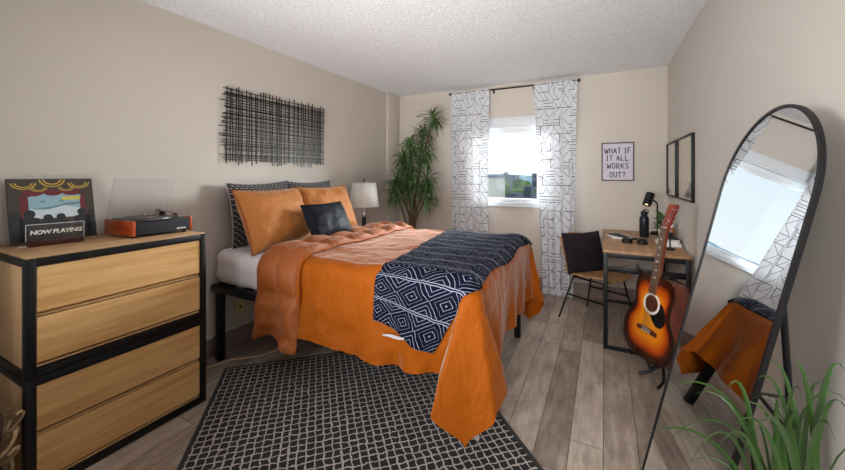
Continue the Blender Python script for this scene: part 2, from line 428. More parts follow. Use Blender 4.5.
# ------------------------------------------------------------------ room
XL, XR, YB, YF, CZ = -2.585, .575, 4.295, -1.9, 2.44
T = .18
WX0, WX1, WZ0, WZ1 = -1.46, -.36, .985, 2.045
mb = MB().box((XL - T, YF - T, -.1), (XR + T, YB + T, 0)); struct(build('floor', mb, 'floor', smooth=False))
mb = MB().box((XL - T, YF - T, CZ), (XR + T, YB + T, CZ + .15)); struct(build('ceiling', mb, 'ceiling', smooth=False))
mb = MB().box((XL - T, YF - T, 0), (XL, YB + T, CZ)); struct(build('wall_left', mb, 'wall', smooth=False))
mb = MB().box((XR, YF - T, 0), (XR + T, YB + T, CZ)); struct(build('wall_right', mb, 'wall', smooth=False))
mb = MB().box((XL, YF - T, 0), (XR, YF, CZ)); struct(build('wall_front', mb, 'wall', smooth=False))
mb = MB()
mb.box((XL, YB, 0), (WX0, YB + T, CZ)); mb.box((WX1, YB, 0), (XR, YB + T, CZ)); mb.box((WX0, YB, 0), (WX1, YB + T, WZ0)); mb.box((WX0, YB, WZ1), (WX1, YB + T, CZ))
struct(build('wall_back', mb, 'wall', smooth=False))
mb = MB().box((XL, 4.0, 0), (-2.548, YB, CZ), .004); struct(build('trim_1', mb, 'wall'))
for nm, lo, hi in (('baseboard_left', (XL, YF, 0), (XL + .008, 4.0, .15)), ('baseboard_right', (XR - .008, YF, 0), (XR, YB, .15)), ('baseboard_back', (-2.548, YB - .008, 0), (XR - .008, YB, .155))):
    mb = MB().box(lo, hi, .003); struct(build(nm, mb, 'base'))

# window
win = bpy.data.objects.new('window_1', None); COL.objects.link(win); win['kind'] = 'structure'
mb = MB(); y0, y1 = YB + .02, YB + .09
def fr(x0, x1, z0, z1, w, ya=y0, yb=y1):
    mb.box((x0, ya, z0), (x0 + w, yb, z1), .004); mb.box((x1 - w, ya, z0), (x1, yb, z1), .004)
    mb.box((x0 + w, ya, z0), (x1 - w, yb, z0 + w), .004); mb.box((x0 + w, ya, z1 - w), (x1 - w, yb, z1), .004)
fr(WX0, WX1, WZ0 + .001, 1.93, .045)
build('window_frame', mb, 'white_trim', win)
mb = MB(); fr(WX0 + .045, -.665, WZ0 + .046, 1.885, .03, YB + .03, YB + .07); build('window_sash', mb, 'white_trim', win)
mb = MB(); fr(-.70, WX1 - .045, WZ0 + .046, 1.885, .03, YB + .045, YB + .085); build('window_sash', mb, 'white_trim', win)
mb = MB().box((WX0 + .07, YB + .048, 1.06), (-.69, YB + .052, 1.86)); build('window_pane', mb, 'glass', win, smooth=False)
mb = MB().box((-.675, YB + .063, 1.06), (WX1 - .07, YB + .067, 1.86)); build('window_pane', mb, 'glass', win, smooth=False)
mb = MB().box((WX0 + .001, YB - .012, 1.935), (WX1 - .001, YB + .1, WZ1 - .001), .006).box((WX0 + .001, YB - .02, 1.93), (WX1 - .001, YB, 1.955), .004); build('window_head_casing', mb, 'white_trim', win)
mb = MB().box((WX0 - .02, YB - .035, WZ0 - .022), (WX1 + .02, YB + .1, WZ0), .004); build('window_sill', mb, 'white_trim', win)

# curtain rod + curtains
yr = YB - .095
t = thing('curtain_rod', 'thin black metal curtain rod with square end caps across the top of the window', 'curtain rod', (-.99, yr, 2.365))
build('rod', MB().tube([(-1.735, yr, 2.372), (-.245, yr, 2.372)], .009, 12), 'black_metal', t)
for x in (-1.742, -.238): build('finial', MB().box((x - .014, yr - .015, 2.357), (x + .014, yr + .015, 2.387), .004), 'black_metal', t)
for x in (-1.2, -.725): build('bracket', MB().tube([(x, yr, 2.372), (x, YB - .004, 2.372)], .005, 8).box((x - .012, YB - .006, 2.345), (x + .012, YB, 2.4), .002), 'black_metal', t)
def curtain(name, label, x0t, x1t, x0b, x1b, zb, folds, seed, fullness=1.45):
    rr = random.Random(seed)
    ph = [rr.uniform(0, 6.28) for _ in range(6)]
    zt = 2.392
    def fn(u, v):
        z = zt + (zb - zt) * v
        k = v ** .8
        x = (x0t + (x1t - x0t) * u) * (1 - k) + (x0b + (x1b - x0b) * u) * k
        a = .012 + .03 * sm(0, .25, v)
        ww = math.sin(u * 2 * PI * folds + ph[0] + .5 * math.sin(v * 3 + ph[1]))
        ww += .35 * math.sin(u * 2 * PI * folds * 1.7 + ph[2] + v * 1.2)
        if v < .04: ww *= .6
        y = yr - .004 - .018 * sm(0, .03, v) + a * ww * .75 * (.6 + .4 * math.sin(v * 2 + ph[3]))
        x += .012 * math.cos(u * 2 * PI * folds + ph[0]) * sm(.02, .2, v)
        return Vector((x, min(y, YB - .045), z))
    mb = MB(); wd = abs(x1t - x0t) * fullness
    mb.grid(fn, 110, 60, lambda u, v: (u * wd, 2.4 - v * (zt - zb)))
    o = build(name, mb, 'curtain', None, angle=80, recalc=False); tag(o, label, 'curtain', 'printed curtains at the window')
curtain('curtain', 'white line-print curtain left of the window, nearest the tall corner plant', -1.73, -1.225, -1.715, -1.255, .012, 5, 3)
curtain('curtain', 'white line-print curtain right of the window, hanging to the floor behind the desk chair', -.715, -.25, -.615, -.29, .012, 4.5, 8)

# outlet, cables on the left wall
t = thing('outlet_plate', 'cream wall outlet plate with one hole above the baseboard beneath the bed', 'outlet', (XL, 1.86, .298))
build('plate', MB().box((XL, 1.822, .24), (XL + .007, 1.898, .356), .004), 'cream_plastic', t)
build('socket', MB().tube([(XL + .005, 1.86, .298), (XL + .012, 1.86, .298)], .009, 14), 'black_plastic', t)
o = build('cord', MB().tube([(XL + .014, 1.31 + .012 * i, .152 + (.004 * math.sin(i * .7))) for i in range(52)] + [(XL + .02, 1.95, .16), (XL + .03, 1.97, .175)], .007, 8), 'white_cord')
tag(o, 'white cord running along the top of the baseboard behind the bed', 'cord')
pts = [(-2.50, 1.42, .006), (-2.46, 1.50, .006), (-2.43, 1.58, .006), (-2.41, 1.67, .006), (-2.36, 1.71, .006), (-2.3, 1.76, .006), (-2.25, 1.83, .006), (-2.23, 1.92, .006), (-2.225, 1.98, .008)]
t = thing('extension_cord', 'beige extension cord with a black plug lying on the floor beneath the bed', 'cord', (-2.4, 1.68, 0))
build('cable', MB().tube(pts, .006, 8), 'beige_cord', t)
build('plug', MB().box((-2.245, 1.975, .001), (-2.205, 2.05, .032), .006), 'black_plastic', t)

# ------------------------------------------------------------------ dresser: two stacked units
def chest(z0, z1, name, label):
    x0, x1, ya, yb = -2.583, -2.114, .556, 1.304
    t = thing(name, label, 'dresser', (-2.35, .93, z0), 'stacked drawer units')
    fw = .034; mb = MB()
    for x in (x0, x1 - fw):
        for y in (ya, yb - fw): mb.box((x, y, z0), (x + fw, y + fw, z1), .003)
    for z in (z0, z1 - fw):
        for y in (ya, yb - fw): mb.box((x0 + fw, y, z), (x1 - fw, y + fw, z + fw), .002)
        for x in (x0, x1 - fw): mb.box((x, ya + fw, z), (x + fw, yb - fw, z + fw), .002)
    build('frame', mb, 'black_metal', t)
    for y in (ya + .006, yb - .02): build('side_panel', MB().box((x0 + fw, y, z0 + fw), (x1 - fw, y + .014, z1 - fw), .001), 'oak_side', t)
    build('back_panel', MB().box((x0 + .004, ya + fw, z0 + fw), (x0 + .014, yb - fw, z1 - fw)), 'oak_side', t)
    za, zb = z0 + fw + .003, z1 - fw - .003; mid = (za + zb) / 2
    for a, b in ((mid + .002, zb), (za, mid - .002)):
        xf = x1 - .006; yy0, yy1 = ya + fw + .003, yb - fw - .003
        out = [(x0 + .05, a), (xf - .022, a), (xf - .022, a + .006), (xf, a + .022), (xf, b), (xf - .020, b), (x0 + .05, b)]
        mb = MB(); rr = [mb.ring([Vector((px, y, pz)) for px, pz in out]) for y in (yy0, yy1)]; mb.skin(rr)
        d = build('drawer', mb, 'oak', t, smooth=False)
        build('drawer_pull_lip', MB().box((xf - .018, yy0, a + .0015), (xf - .004, yy1, a + .008), .002), 'oak_side', d)
    return t
low = chest(.0, .498, 'drawer_unit', 'lower oak and black metal drawer unit standing on the floor')
up = chest(.500, .998, 'drawer_unit', 'upper oak and black metal drawer unit carrying the record player')
build('top_panel', MB().box((-2.576, .563, .992), (-2.121, 1.297, 1.0035), .001), 'oak_top', up)

# basket left of the dresser
bx, by = -2.135, .338
t = thing('wicker_basket', 'dark wicker basket with curly pale rattan on the floor beside the dresser', 'basket', (bx, by, 0))
mb = MB(); prof = [(.11, .0), (.13, .02), (.152, .2), (.16, .34)]
for i in range(20):
    z = .01 + i * .02; rad = .115 + .04 * (z / .4)
    mb.tube([(bx + (rad + .004 * math.sin(k * PI + i * PI)) * math.cos(2 * PI * k / 36), by + (rad + .004 * math.sin(k * PI + i * PI)) * math.sin(2 * PI * k / 36), z) for k in range(37)], .0105, 6, cap=False)
mb.lathe([(.10, .004), (.112, .006), (.148, .39)], (bx, by, 0), 24, cap=False); mb.lathe([(.001, .004), (.11, .004)], (bx, by, 0), 24, cap=False)
build('basket_wall', mb, 'wicker_dark', t)
mb = MB(); rr = random.Random(3)
for i in range(60):
    a = rr.uniform(0, 6.28); z = rr.uniform(.1, .42); rad = .145 + .035 * z / .34; p = []
    da = rr.uniform(.3, .8) * rr.choice((-1, 1))
    for k in range(9):
        f = k / 8; q = rad + .014 + .02 * math.sin(f * PI * 2 + i)
        p.append((bx + q * math.cos(a + da * f), by + q * math.sin(a + da * f), max(.01, z + .04 * math.sin(f * 5 + i))))
    mb.tube(p, .0065, 6)
build('rattan_curl', mb, 'wicker_pale', t)
mb = MB().blob((bx, by, .43), (.12, .12, .11), 24, 14)
for v in mb.bm.verts: v.co += Vector((0, 0, 1)) * .03 * noise.noise(v.co * 14) + Vector((noise.noise(v.co * 18) * .02, 0, 0))
o = build('folded_blanket', mb, 'purple_cloth', None, angle=80); tag(o, 'purple-grey knitted blanket bundled inside the wicker basket', 'blanket')

# record sleeve + stand + turntable on the dresser
ZT = 1.0036
t = thing('record_sleeve', 'square record sleeve showing a theatre stage picture, standing on the dresser top', 'record sleeve', (-2.49, .77, ZT))
bl = Vector((-2.485, .607, 1.016)); brt = Vector((-2.485, .930, 1.016)); ax = (brt - bl).normalized()
up_ = Vector((-.062, -.002, .315)).normalized(); nn = ax.cross(up_)   # +x-ish outward
SM = frame3(bl, ax, nn, up_)
SW, SH = .322, .318
def sl(out, d, mi, mb): mb.prism(out, d, d + .0004, SM, mi)
build('sleeve_board', MB().box((0, -.004, 0), (SW, 0, SH), .0008, SM), 'art_charcoal', t)
mb = MB()
def poly(pts, lvl, mi): mb.prism([(px * SW, pz * SH) for px, pz in pts], .0002 + lvl * .0003, .0005 + lvl * .0003, SM, mi)
mats = ['art_brown', 'art_gold', 'art_red', 'art_blue', 'art_pale', 'art_yellow', 'art_black', 'art_grey']
poly([(.01, .01), (.99, .01), (.99, .99), (.01, .99)], 0, 0)
scr = [(.22, .36), (.8, .36), (.84, .72), (.62, .78), (.42, .78), (.2, .70)]
poly(scr, 1, 3)
poly([(.22, .36), (.8, .36), (.81, .50), (.62, .56), (.45, .50), (.23, .53)], 2, 4)
poly([(.24, .52), (.5, .55), (.66, .60), (.82, .6), (.815, .57), (.6, .55), (.4, .5)], 3, 7)
poly([(.60, .64), (.82, .645), (.83, .70), (.60, .70)], 3, 5)
for px in (.34, .56): poly([(px, .62), (px + .05, .61), (px + .06, .64), (px + .02, .65)], 4, 7)
for k in range(5):   # red drapes either side
    poly([(.13 + k * .017, .34), (.15 + k * .017, .34), (.155 + k * .016, .72 - .01 * k), (.13 + k * .016, .74)], 2 + k % 2, 2)
    poly([(.89 - k * .013, .34), (.87 - k * .013, .34), (.865 - k * .012, .72 - .01 * k), (.89 - k * .012, .74)], 2 + k % 2, 2)
for cx in (.28, .5, .72):
    poly([(cx - .12, .82)] + [(cx + .12 * math.cos(a), .79 - .07 * math.sin(a)) for a in [PI - PI * i / 10 for i in range(11)]] + [(cx + .12, .82)], 3, 2)
for cx, cz, rx, rz in ((.18, .93, .14, .10), (.5, 1.0, .16, .14), (.82, .93, .14, .10), (.34, .86, .10, .07), (.66, .86, .10, .07)):
    for q in (1.0, .72):
        pa = [(cx + rx * q * math.cos(a), min(.985, cz - rz * q * math.sin(a))) for a in [PI * i / 12 for i in range(13)]]
        pb = [(cx + rx * (q - .14) * math.cos(a), min(.985, cz - rz * (q - .14) * math.sin(a))) for a in [PI - PI * i / 12 for i in range(13)]]
        poly(pa + pb, 5, 1)
rr = random.Random(2)
for px, w in ((.06, .10), (.22, .13), (.42, .11), (.57, .11), (.83, .12), (.95, .09)):   # silhouettes of the audience
    hz = .385 + rr.uniform(-.02, .06)
    poly([(px + w * .5 * math.cos(a), hz + w * .5 * math.sin(a)) for a in [2 * PI * i / 16 for i in range(16)]], 6, 6)
    poly([(max(.01, px - w * .95), .02), (min(.99, px + w * .95), .02), (min(.99, px + w * .8), hz - w * .55), (px, hz - w * .3), (max(.01, px - w * .8), hz - w * .55)], 7, 6)
build('printed_cover', mb, mats, t, smooth=False)

t = thing('record_stand', 'clear acrylic NOW PLAYING sign on a dark wooden base in front of the record sleeve', 'record stand', (-2.42, .74, ZT))
p0 = Vector((-2.425, .648, ZT)); p1 = Vector((-2.395, .842, ZT)); ax = (p1 - p0).normalized(); nn = ax.cross(Vector((0, 0, 1)))
SB = frame3(p0, ax, nn, (0, 0, 1)); wl = (p1 - p0).length
build('base', MB().box((0, -.055, 0), (wl, 0, .024), .002, SB), 'darkwood', t)
build('acrylic_sheet', MB().box((-.006, -.012, .018), (wl + .002, -.008, .106), .0006, SB), 'acrylic', t)
mb = MB(); e = .0022
mb.box((-.0065, -.0125, .0245), (-.0065 + e, -.0075, .106), 0, SB); mb.box((wl + .0025 - e, -.0125, .0245), (wl + .0025, -.0075, .106), 0, SB); mb.box((-.0065 + e, -.0125, .106 - e), (wl + .0025 - e, -.0075, .1065), 0, SB)
build('sheet_edge', mb, 'acrylic_edge', t, smooth=False)
mb = MB(); TM = SB @ Matrix.Translation((wl / 2, -.0058, .066)) @ Matrix.Rotation(PI / 2, 4, 'X')
mb.merge(text_bm('NOW PLAYING', .0275, TM, .0007, .12, .0011, spacing=.93)); build('lettering', mb, 'white_ink', t, smooth=False)
build('sheet_foot', MB().tube([(-2.44, .622, ZT + .004), (-2.425, .645, ZT + .004)], .004, 8), 'acrylic_edge', t)

# turntable
ang = math.radians(4.5)
TT = frame3((-2.252, .992, ZT), (math.sin(ang) * .6, math.cos(ang * .6), 0), (-math.cos(ang), -math.sin(ang), 0), (0, 0, 1))   # local x along front, y to the wall
t = thing('record_player', 'record player with orange wooden ends and its clear lid raised, on the dresser top', 'record player', (-2.38, 1.13, ZT))
w, dpt, z0, z1 = .302, .262, .012, .088
build('plinth', MB().box((.014, .003, z0), (w - .014, dpt, z1), .003, TT), 'black_plastic', t)
for x in (0, w - .014): build('side_panel', MB().box((x, 0, z0 - .002), (x + .014, dpt + .002, z1 + .004), .002, TT), 'cherry', t)
gr = build('speaker_grille', MB().box((.016, -.001, z0 + .004), (w - .016, .004, z1 - .006), .001, TT), 'grille', t)
mb = MB()
for i, (px, pw) in enumerate(((0, .007), (.009, .005), (.016, .003), (.021, .006), (.029, .005), (.036, .004), (.042, .006))): mb.box((.215 + px, -.0022, .026), (.215 + px + pw, -.001, .033 + .002 * (i % 2)), 0, TT)
build('maker_mark', mb, 'white_ink', gr, smooth=False)
for x in (.03, w - .03):
    for y in (.03, dpt - .03): build('rubber_foot', MB().lathe([(.011, 0), (.012, .012)], (0, 0, 0), 14, Mx=TT @ Matrix.Translation((x, y, 0))), 'black_plastic', t)
pl = build('platter', MB().lathe([(.001, 0), (.118, 0), (.12, .002), (.12, .008), (.117, .01), (.001, .01)], n=48, Mx=TT @ Matrix.Translation((.128, .132, z1)), cap=False), 'platter', t)
build('record', MB().lathe([(.001, .0), (.125, .0), (.127, .0012), (.125, .0024), (.05, .003), (.001, .003)], n=48, Mx=TT @ Matrix.Translation((.128, .132, z1 + .0102)), cap=False), 'vinyl_record', pl)
build('spindle', MB().lathe([(.0035, 0), (.0035, .022), (.001, .024)], n=10, Mx=TT @ Matrix.Translation((.128, .132, z1 + .01))), 'chrome', pl)
ta = build('tonearm_base', MB().lathe([(.02, 0), (.02, .012), (.014, .016), (.014, .03), (.006, .034)], n=20, Mx=TT @ Matrix.Translation((.262, .215, z1))), 'black_plastic', t)
build('tonearm', MB().tube([(.262, .24, z1 + .032), (.262, .2, z1 + .032), (.256, .1, z1 + .03), (.232, .05, z1 + .026)], .0035, 8, Mx=TT), 'chrome', ta)
build('headshell', MB().box((.222, .032, z1 + .018), (.240, .056, z1 + .028), .002, TT), 'black_plastic', ta)
build('counterweight', MB().tube([(.262, .235, z1 + .032), (.262, .258, z1 + .032)], .011, 14, Mx=TT), 'steel', ta)
for i, px in enumerate((.262, .278)): build('knob', MB().lathe([(.009, 0), (.009, .012), (.007, .014)], n=16, Mx=TT @ Matrix.Translation((px, .045 + .05 * i, z1))), 'chrome', t)
# raised lid: thin-walled box hinged at the rear edge
hy, hz = dpt + .005, z1 + .01
la = math.radians(110)
LM = TT @ Matrix(((1, 0, 0, .004), (0, math.cos(la), -math.sin(la), hy), (0, math.sin(la), math.cos(la), hz), (0, 0, 0, 1)))
mb = MB(); lw, ll, ld, th = w - .008, .245, .028, .003     # y: along lid away from the hinge, z: towards the wall
mb.box((0, 0, -th), (lw, ll, 0), .001, LM); mb.box((0, 0, 0), (th, ll, ld), .001, LM); mb.box((lw - th, 0, 0), (lw, ll, ld), .001, LM); mb.box((th, ll - th, 0), (lw - th, ll, ld), .001, LM)
for v in mb.bm.verts: v.co.x = max(v.co.x, XL + .004)
lid = build('lid', mb, 'acrylic', t)
mb = MB(); e = .002
for a, b in (((0, 0, -th), (0, ll, -th)), ((lw, 0, -th), (lw, ll, -th)), ((0, ll, -th), (lw, ll, -th)), ((0, 0, -th), (lw, 0, -th))): mb.tube([LM @ Vector(a), LM @ Vector(b)], .0016, 6)
build('lid_edge', mb, 'acrylic_edge', lid)
for x in (.05, w - .05): build('hinge', MB().box((x - .012, dpt - .002, z1 - .002), (x + .012, dpt + .012, z1 + .014), .002, TT), 'chrome', t)

# wall sculpture of crossed rods
t = thing('wall_sculpture', 'black metal wall art of crossed thin rods hung above the bed pillows', 'wall art', (XL, 2.25, 1.735))
rr = random.Random(11); y0, y1, z0, z1 = 1.705, 2.80, 1.432, 2.035
for i in range(38):
    c = y0 + .03 + (y1 - y0 - .06) * (i + rr.uniform(-.45, .45)) / 37; q = rr.uniform(.0, .012)
    d = rr.uniform(-.004, .004)
    build('rod', MB().bar((XL + .02 + q, c - d, z0 + rr.uniform(-.018, .03)), (XL + .02 + q, c + d, z1 - rr.uniform(-.015, .03)), .0056, .0056, up=(1, 0, 0)), 'black_metal', t, smooth=False)
for i in range(32):
    c = z0 + .03 + (z1 - z0 - .06) * (i + rr.uniform(-.5, .5)) / 31; q = rr.uniform(0, .01); d = rr.uniform(-.004, .004)
    build('rod', MB().bar((XL + .008 + q, y0 + rr.uniform(-.025, .03), c - d), (XL + .008 + q, y1 - rr.uniform(-.02, .03), c + d), .0056, .0056), 'black_metal', t, smooth=False)

# ------------------------------------------------------------------ bed
BX0, BX1, BY0, BY1 = -2.56, -.56, 1.618, 3.02
PZ = .545
t = thing('bed_frame', 'black metal platform bed frame with square legs against the left wall', 'bed', (-1.55, 2.35, 0))
for y in (BY0 - .008, BY1 - .042): build('side_rail', MB().box((BX0 + .0, y, PZ - .05), (BX1 - .01, y + .05, PZ), .004), 'black_metal', t)
for x in (BX0, BX1 - .06): build('end_rail', MB().box((x, BY0 + .042, PZ - .05), (x + .05, BY1 - .042, PZ), .004), 'black_metal', t)
for x in (-2.512, -.66):
    for y in (BY0 - .004 + (.16 if x > -1 else 0), BY1 - .055):
        build('leg', MB().box((x, y, 0), (x + .048, y + .048, PZ - .05), .004), 'black_metal', t)
for i in range(10): build('slat', MB().box((BX0 + .09 + i * .19, BY0 + .042, PZ - .02), (BX0 + .15 + i * .19, BY1 - .042, PZ - .003), .003), 'black_metal', t)
# mattress in a white sheet
def rbox(lo, hi, r, nu, wr=.0, seed=0, top=0):
    mb = MB(); mb.box(lo, hi, r, seg=5)
    bmesh.ops.subdivide_edges(mb.bm, edges=[e for e in mb.bm.edges if e.calc_length() > .08], cuts=nu, use_grid_fill=True)
    for v in mb.bm.verts:
        n = noise.noise(Vector((v.co.x * 9, v.co.y * 7, v.co.z * 16 + seed)))
        v.co += Vector((n * wr, n * wr, 0))
    return mb
mb = rbox((BX0 + .01, BY0 - .002, PZ + .004), (BX1 - .01, BY1 + .0, .80), .07, 24, .008)
o = build('mattress', mb, 'sheet', None, angle=80); tag(o, 'white sheeted mattress on the black bed frame under the orange comforter', 'mattress')

# comforter surface: cloth coordinates -> space
TOPZ, RC = .842, .095
XF, YN, YFAR = -.53, 1.60, 3.04
HANG = .505
DS = [(0, .0, .02), (12, .13, .15), (25, .24, .08), (35, .19, -.15), (45, .02, -.19), (58, -.20, -.32), (68, -.22, -.17), (78, -.12, -.01), (90, .0, -.015)]
def dphi(ph):
    d = math.degrees(ph)
    for (a, x0, y0), (b, x1, y1) in zip(DS, DS[1:]):
        if d <= b:
            k = sm(a, b, d); return x0 + (x1 - x0) * k, y0 + (y1 - y0) * k
    return DS[-1][1:]
def hang(s):
    a = RC * PI / 2
    if s < a: return RC * math.sin(s / RC), RC * (1 - math.cos(s / RC))
    return RC, RC + s - a
def surf(x, y, lift=0.0):
    """x, y: where the cloth would lie on an endless flat bed top"""
    xs, ys, yfs = XF - RC, YN + RC, YFAR - RC
    p = max(0, x - xs); qn = max(0, ys - y); qf = max(0, y - yfs)
    q = max(qn, qf); sgn = -1 if qn >= qf else 1
    wob = .010 * noise.noise(Vector((x * 3.2, y * 3.2, 2))) + .009 * noise.noise(Vector((x * 8, y * 8, 5))) + .005 * (.5 - abs(noise.noise(Vector((x * 11 + y * 5, y * 9, 3)))))
    if p == 0 and q == 0:
        return Vector((x, y, TOPZ + lift + wob - .006))
    if p > 0 and q > 0:
        r = math.hypot(p, q); ph = math.atan2(q, p); out, drop = hang(r)
        dx, dy = dphi(ph)
        if sgn > 0: dy = -dy * .3; dx = dx * .9
        k = max(0, r - .06) ; l = min(.9, dx * dx + dy * dy)
        drop2 = min(drop, .06) + max(0, drop - .06) * math.sqrt(1 - l)
        px = xs + (out + lift) * math.cos(ph) + dx * k; py = (ys if sgn < 0 else yfs) + sgn * (out + lift) * math.sin(ph) + (dy if True else 0) * k
        w2 = wob * min(1, r * 4) * .8
        return Vector((px + w2, py + w2, TOPZ - drop2 + lift * (1 - min(1, drop / RC))))
    if p > 0:
        out, drop = hang(p); f = sm(.05, .45, drop)
        wv = f * (.018 * math.sin(y * 17 + 1.2 * math.sin(y * 5)) + .02 * noise.noise(Vector((y * 6, drop * 2, 9))))
        k = max(0, p - .06)
        e0 = DS[0]
        return Vector((xs + out + lift * min(1, drop / RC) + wv + wob * .6, y + (e0[2] * k if y < 2.3 else 0), TOPZ - drop + lift * (1 - min(1, drop / RC)) + wob * (1 - f)))
    out, drop = hang(q); f = sm(.05, .45, drop)
    wv = f * (.020 * math.sin(x * 15 + 1.5 * math.sin(x * 6)) + .036 * noise.noise(Vector((x * 6, drop * 2, 4))) + .020 * noise.noise(Vector((x * 15 + drop * 9, drop * 9, 8))) + .01)
    yy = (ys if sgn < 0 else yfs) + sgn * (out + lift * min(1, drop / RC) + wv + wob * .6)
    return Vector((x, yy, TOPZ - drop + lift * (1 - min(1, drop / RC)) + wob * (1 - f)))
t = thing('comforter', 'burnt orange satin comforter spread over the bed with its corner nearly touching the rug', 'comforter', (-1.3, 2.35, TOPZ))
CX0 = -2.0; CXE = XF + HANG - .06; CY0 = YN - HANG + .05; CY1 = YFAR + .46
def cw(u, v):
    x = CX0 + (CXE - CX0) * u; y = CY0 + (CY1 - CY0) * v
    if u > .02:
        y += .012 * math.sin(x * 7) * (1 if v < .1 else 0)
    return surf(x, y)
mb = MB(); mb.grid(cw, 110, 130)
build('shell', mb, 'orange', t, angle=180, solid=-.0, recalc=False)
def quilt(u, v, x, y):
    a = abs(math.sin(PI * (x + 2.022) / .185)) ** .6; b = abs(math.sin(PI * (y - CY0) / .25)) ** .6
    return .006 + .036 * a * b
def fw_(u, v):
    x = -2.022 + .37 * u; y = CY0 - .07 + .03 * math.sin(u * 6) + (CY1 - CY0 + .07) * v
    edge = min(u / .06, 1, (1 - u) / .08, v / .015, (1 - v) / .015); edge = max(0, edge) ** .5
    return surf(x, y, .004 + (.008 + quilt(u, v, x, y)) * edge)
mb = MB(); mb.grid(fw_, 44, 150)
build('turned_back_edge', mb, 'orange_fold', t, angle=180, solid=0, recalc=False)
mb = MB()
mb.tube([surf(-2.022 + .37, CY0 + (CY1 - CY0) * k / 90, .017) for k in range(8, 82)], .012, 8)
build('edge_piping', mb, 'orange', t)
build('care_tag', MB().grid(lambda u, v: Vector((-.535 + .05 * u, 1.60 + .06 * u, .20 - .05 * v + .01 * u)), 3, 3) and None or MB().box((-.53, 1.56, .135), (-.505, 1.563, .175), .001), 'pale_lining', t)

# throw blanket
t = thing('throw_blanket', 'navy throw blanket with white nested diamond lines across the foot of the bed', 'blanket', (-.85, 2.35, TOPZ))
def thf(u, v):
    yb = YN + .07 - .375; ytop = YFAR + .2
    y = yb + (ytop - yb) * v
    xl = -1.085 - .16 * sm(0, 1, (y - YN) / (YFAR - YN)) - .015 * (y < YN)
    q = max(0, YN + .05 - y)
    xr = -.53 - .62 * q + (.012 * math.sin(y * 9) if q == 0 else 0)
    x = xl + (xr - xl) * u
    y2 = y + (.075 * (1 - sm(0, 1, u)) * (1 if y < YN else 0)) * min(1, q / .3) - .03 * u * min(1, q / .3)
    l = .014 + .006 * noise.noise(Vector((x * 6, y * 6, 1)))
    return surf(x, y2, l + .004 * abs(noise.noise(Vector((x * 14, y * 5, 3)))))
mb = MB(); mb.grid(thf, 46, 110, lambda u, v: (-1.1 + .6 * u - .16 * v, v * 2.0))
build('woven_cloth', mb, 'throw', t, angle=180, solid=.006, recalc=False)
build('pale_lining_fold', MB().tube([surf(-1.04, 1.305, .012) + Vector((0, -.002, -.004)), surf(-1.0, 1.31, .014) + Vector((0, -.006, -.006)), surf(-.94, 1.315, .014) + Vector((0, -.006, -.008)), surf(-.90, 1.32, .012) + Vector((0, -.004, -.006))], [.004, .008, .009, .004], 8), 'pale_lining', t)

# pillows
def pillow(wd, hg, th, c, wdir, hdir, seed=0, pinch=.07, nu=30, wr=.008, corner=.0):
    wdir = Vector(wdir).normalized(); hdir = Vector(hdir); hdir = (hdir - wdir * hdir.dot(wdir)).normalized(); nd = wdir.cross(hdir)
    mb = MB(); uv = mb.uv = mb.bm.loops.layers.uv.new('UVMap')
    c = Vector(c)
    def P(u, v, side):
        a, b = u * 2 - 1, v * 2 - 1
        px = wd / 2 * a * (1 - pinch * (1 - b * b) * abs(a) ** 2); pz = hg / 2 * b * (1 - pinch * (1 - a * a) * abs(b) ** 2)
        tt = th / 2 * max(0, (1 - abs(a) ** 2.6)) ** .55 * max(0, (1 - abs(b) ** 2.6)) ** .55
        edge = 1 - max(abs(a), abs(b))
        nz = noise.noise(Vector((a * 3 + seed, b * 3, side))) * wr * min(1, edge * 6) + noise.noise(Vector((a * 9 + seed, b * 7, side * 3))) * wr * .4 * min(1, edge * 8)
        return c + wdir * px + hdir * pz + nd * side * (tt + nz + .003)
    for side in (1, -1): mb.grid(lambda u, v: P(u, v, side), nu, nu, lambda u, v: (u * wd, v * hg))
    bmesh.ops.remove_doubles(mb.bm, verts=mb.bm.verts[:], dist=.0005)
    rim = []
    for k in range(4 * 24):
        s_, f_ = divmod(k, 24); f_ /= 24
        u, v = ((f_, 0), (1, f_), (1 - f_, 1), (0, 1 - f_))[s_]
        rim.append((P(u, v, 1) + P(u, v, -1)) / 2)
    return mb, rim + rim[:1]
def piped(name, label, cat, group, mat, pipe, piper, *a, **kw):
    mb, rim = pillow(*a, **kw); c = Vector(a[3])
    t = thing(name, label, cat, c - Vector((0, 0, a[1] / 2)), group)
    build('cover', mb, mat, t, angle=80)
    if pipe: build('piping', MB().tube(rim, piper, 6, cap=False), pipe, t)
    return t
piped('sham_pillow', 'grey block-print pillow against the wall, nearest the dresser', 'pillow', 'grey pillows at the headboard end', 'sham', 'pale_lining', .004, .58, .50, .15, (-2.475, 1.985, 1.045), (0, 1, .02), (-.12, 0, 1), seed=1, pinch=.09, wr=.012)
piped('sham_pillow', 'grey block-print pillow against the wall, nearest the bedside lamp', 'pillow', 'grey pillows at the headboard end', 'sham', 'pale_lining', .004, .58, .50, .15, (-2.475, 2.535, 1.045), (0, 1, 0), (-.12, 0, 1), seed=5, pinch=.09, wr=.012)
piped('orange_pillow', 'burnt orange pillow with piped flange, nearest the dresser', 'pillow', 'orange pillows leaning on grey ones', 'pillow_orange', 'orange_fold', .007, .68, .47, .25, (-2.255, 1.945, 1.02), (-.14, 1, .0), (-.42, 0, 1), seed=9, pinch=.09, wr=.016)
piped('orange_pillow', 'burnt orange pillow with piped flange, behind the navy lumbar cushion', 'pillow', 'orange pillows leaning on grey ones', 'pillow_orange', 'orange_fold', .007, .66, .45, .2, (-2.275, 2.545, 1.03), (0.0, 1, 0), (-.40, 0, 1), seed=14, pinch=.09, wr=.014)
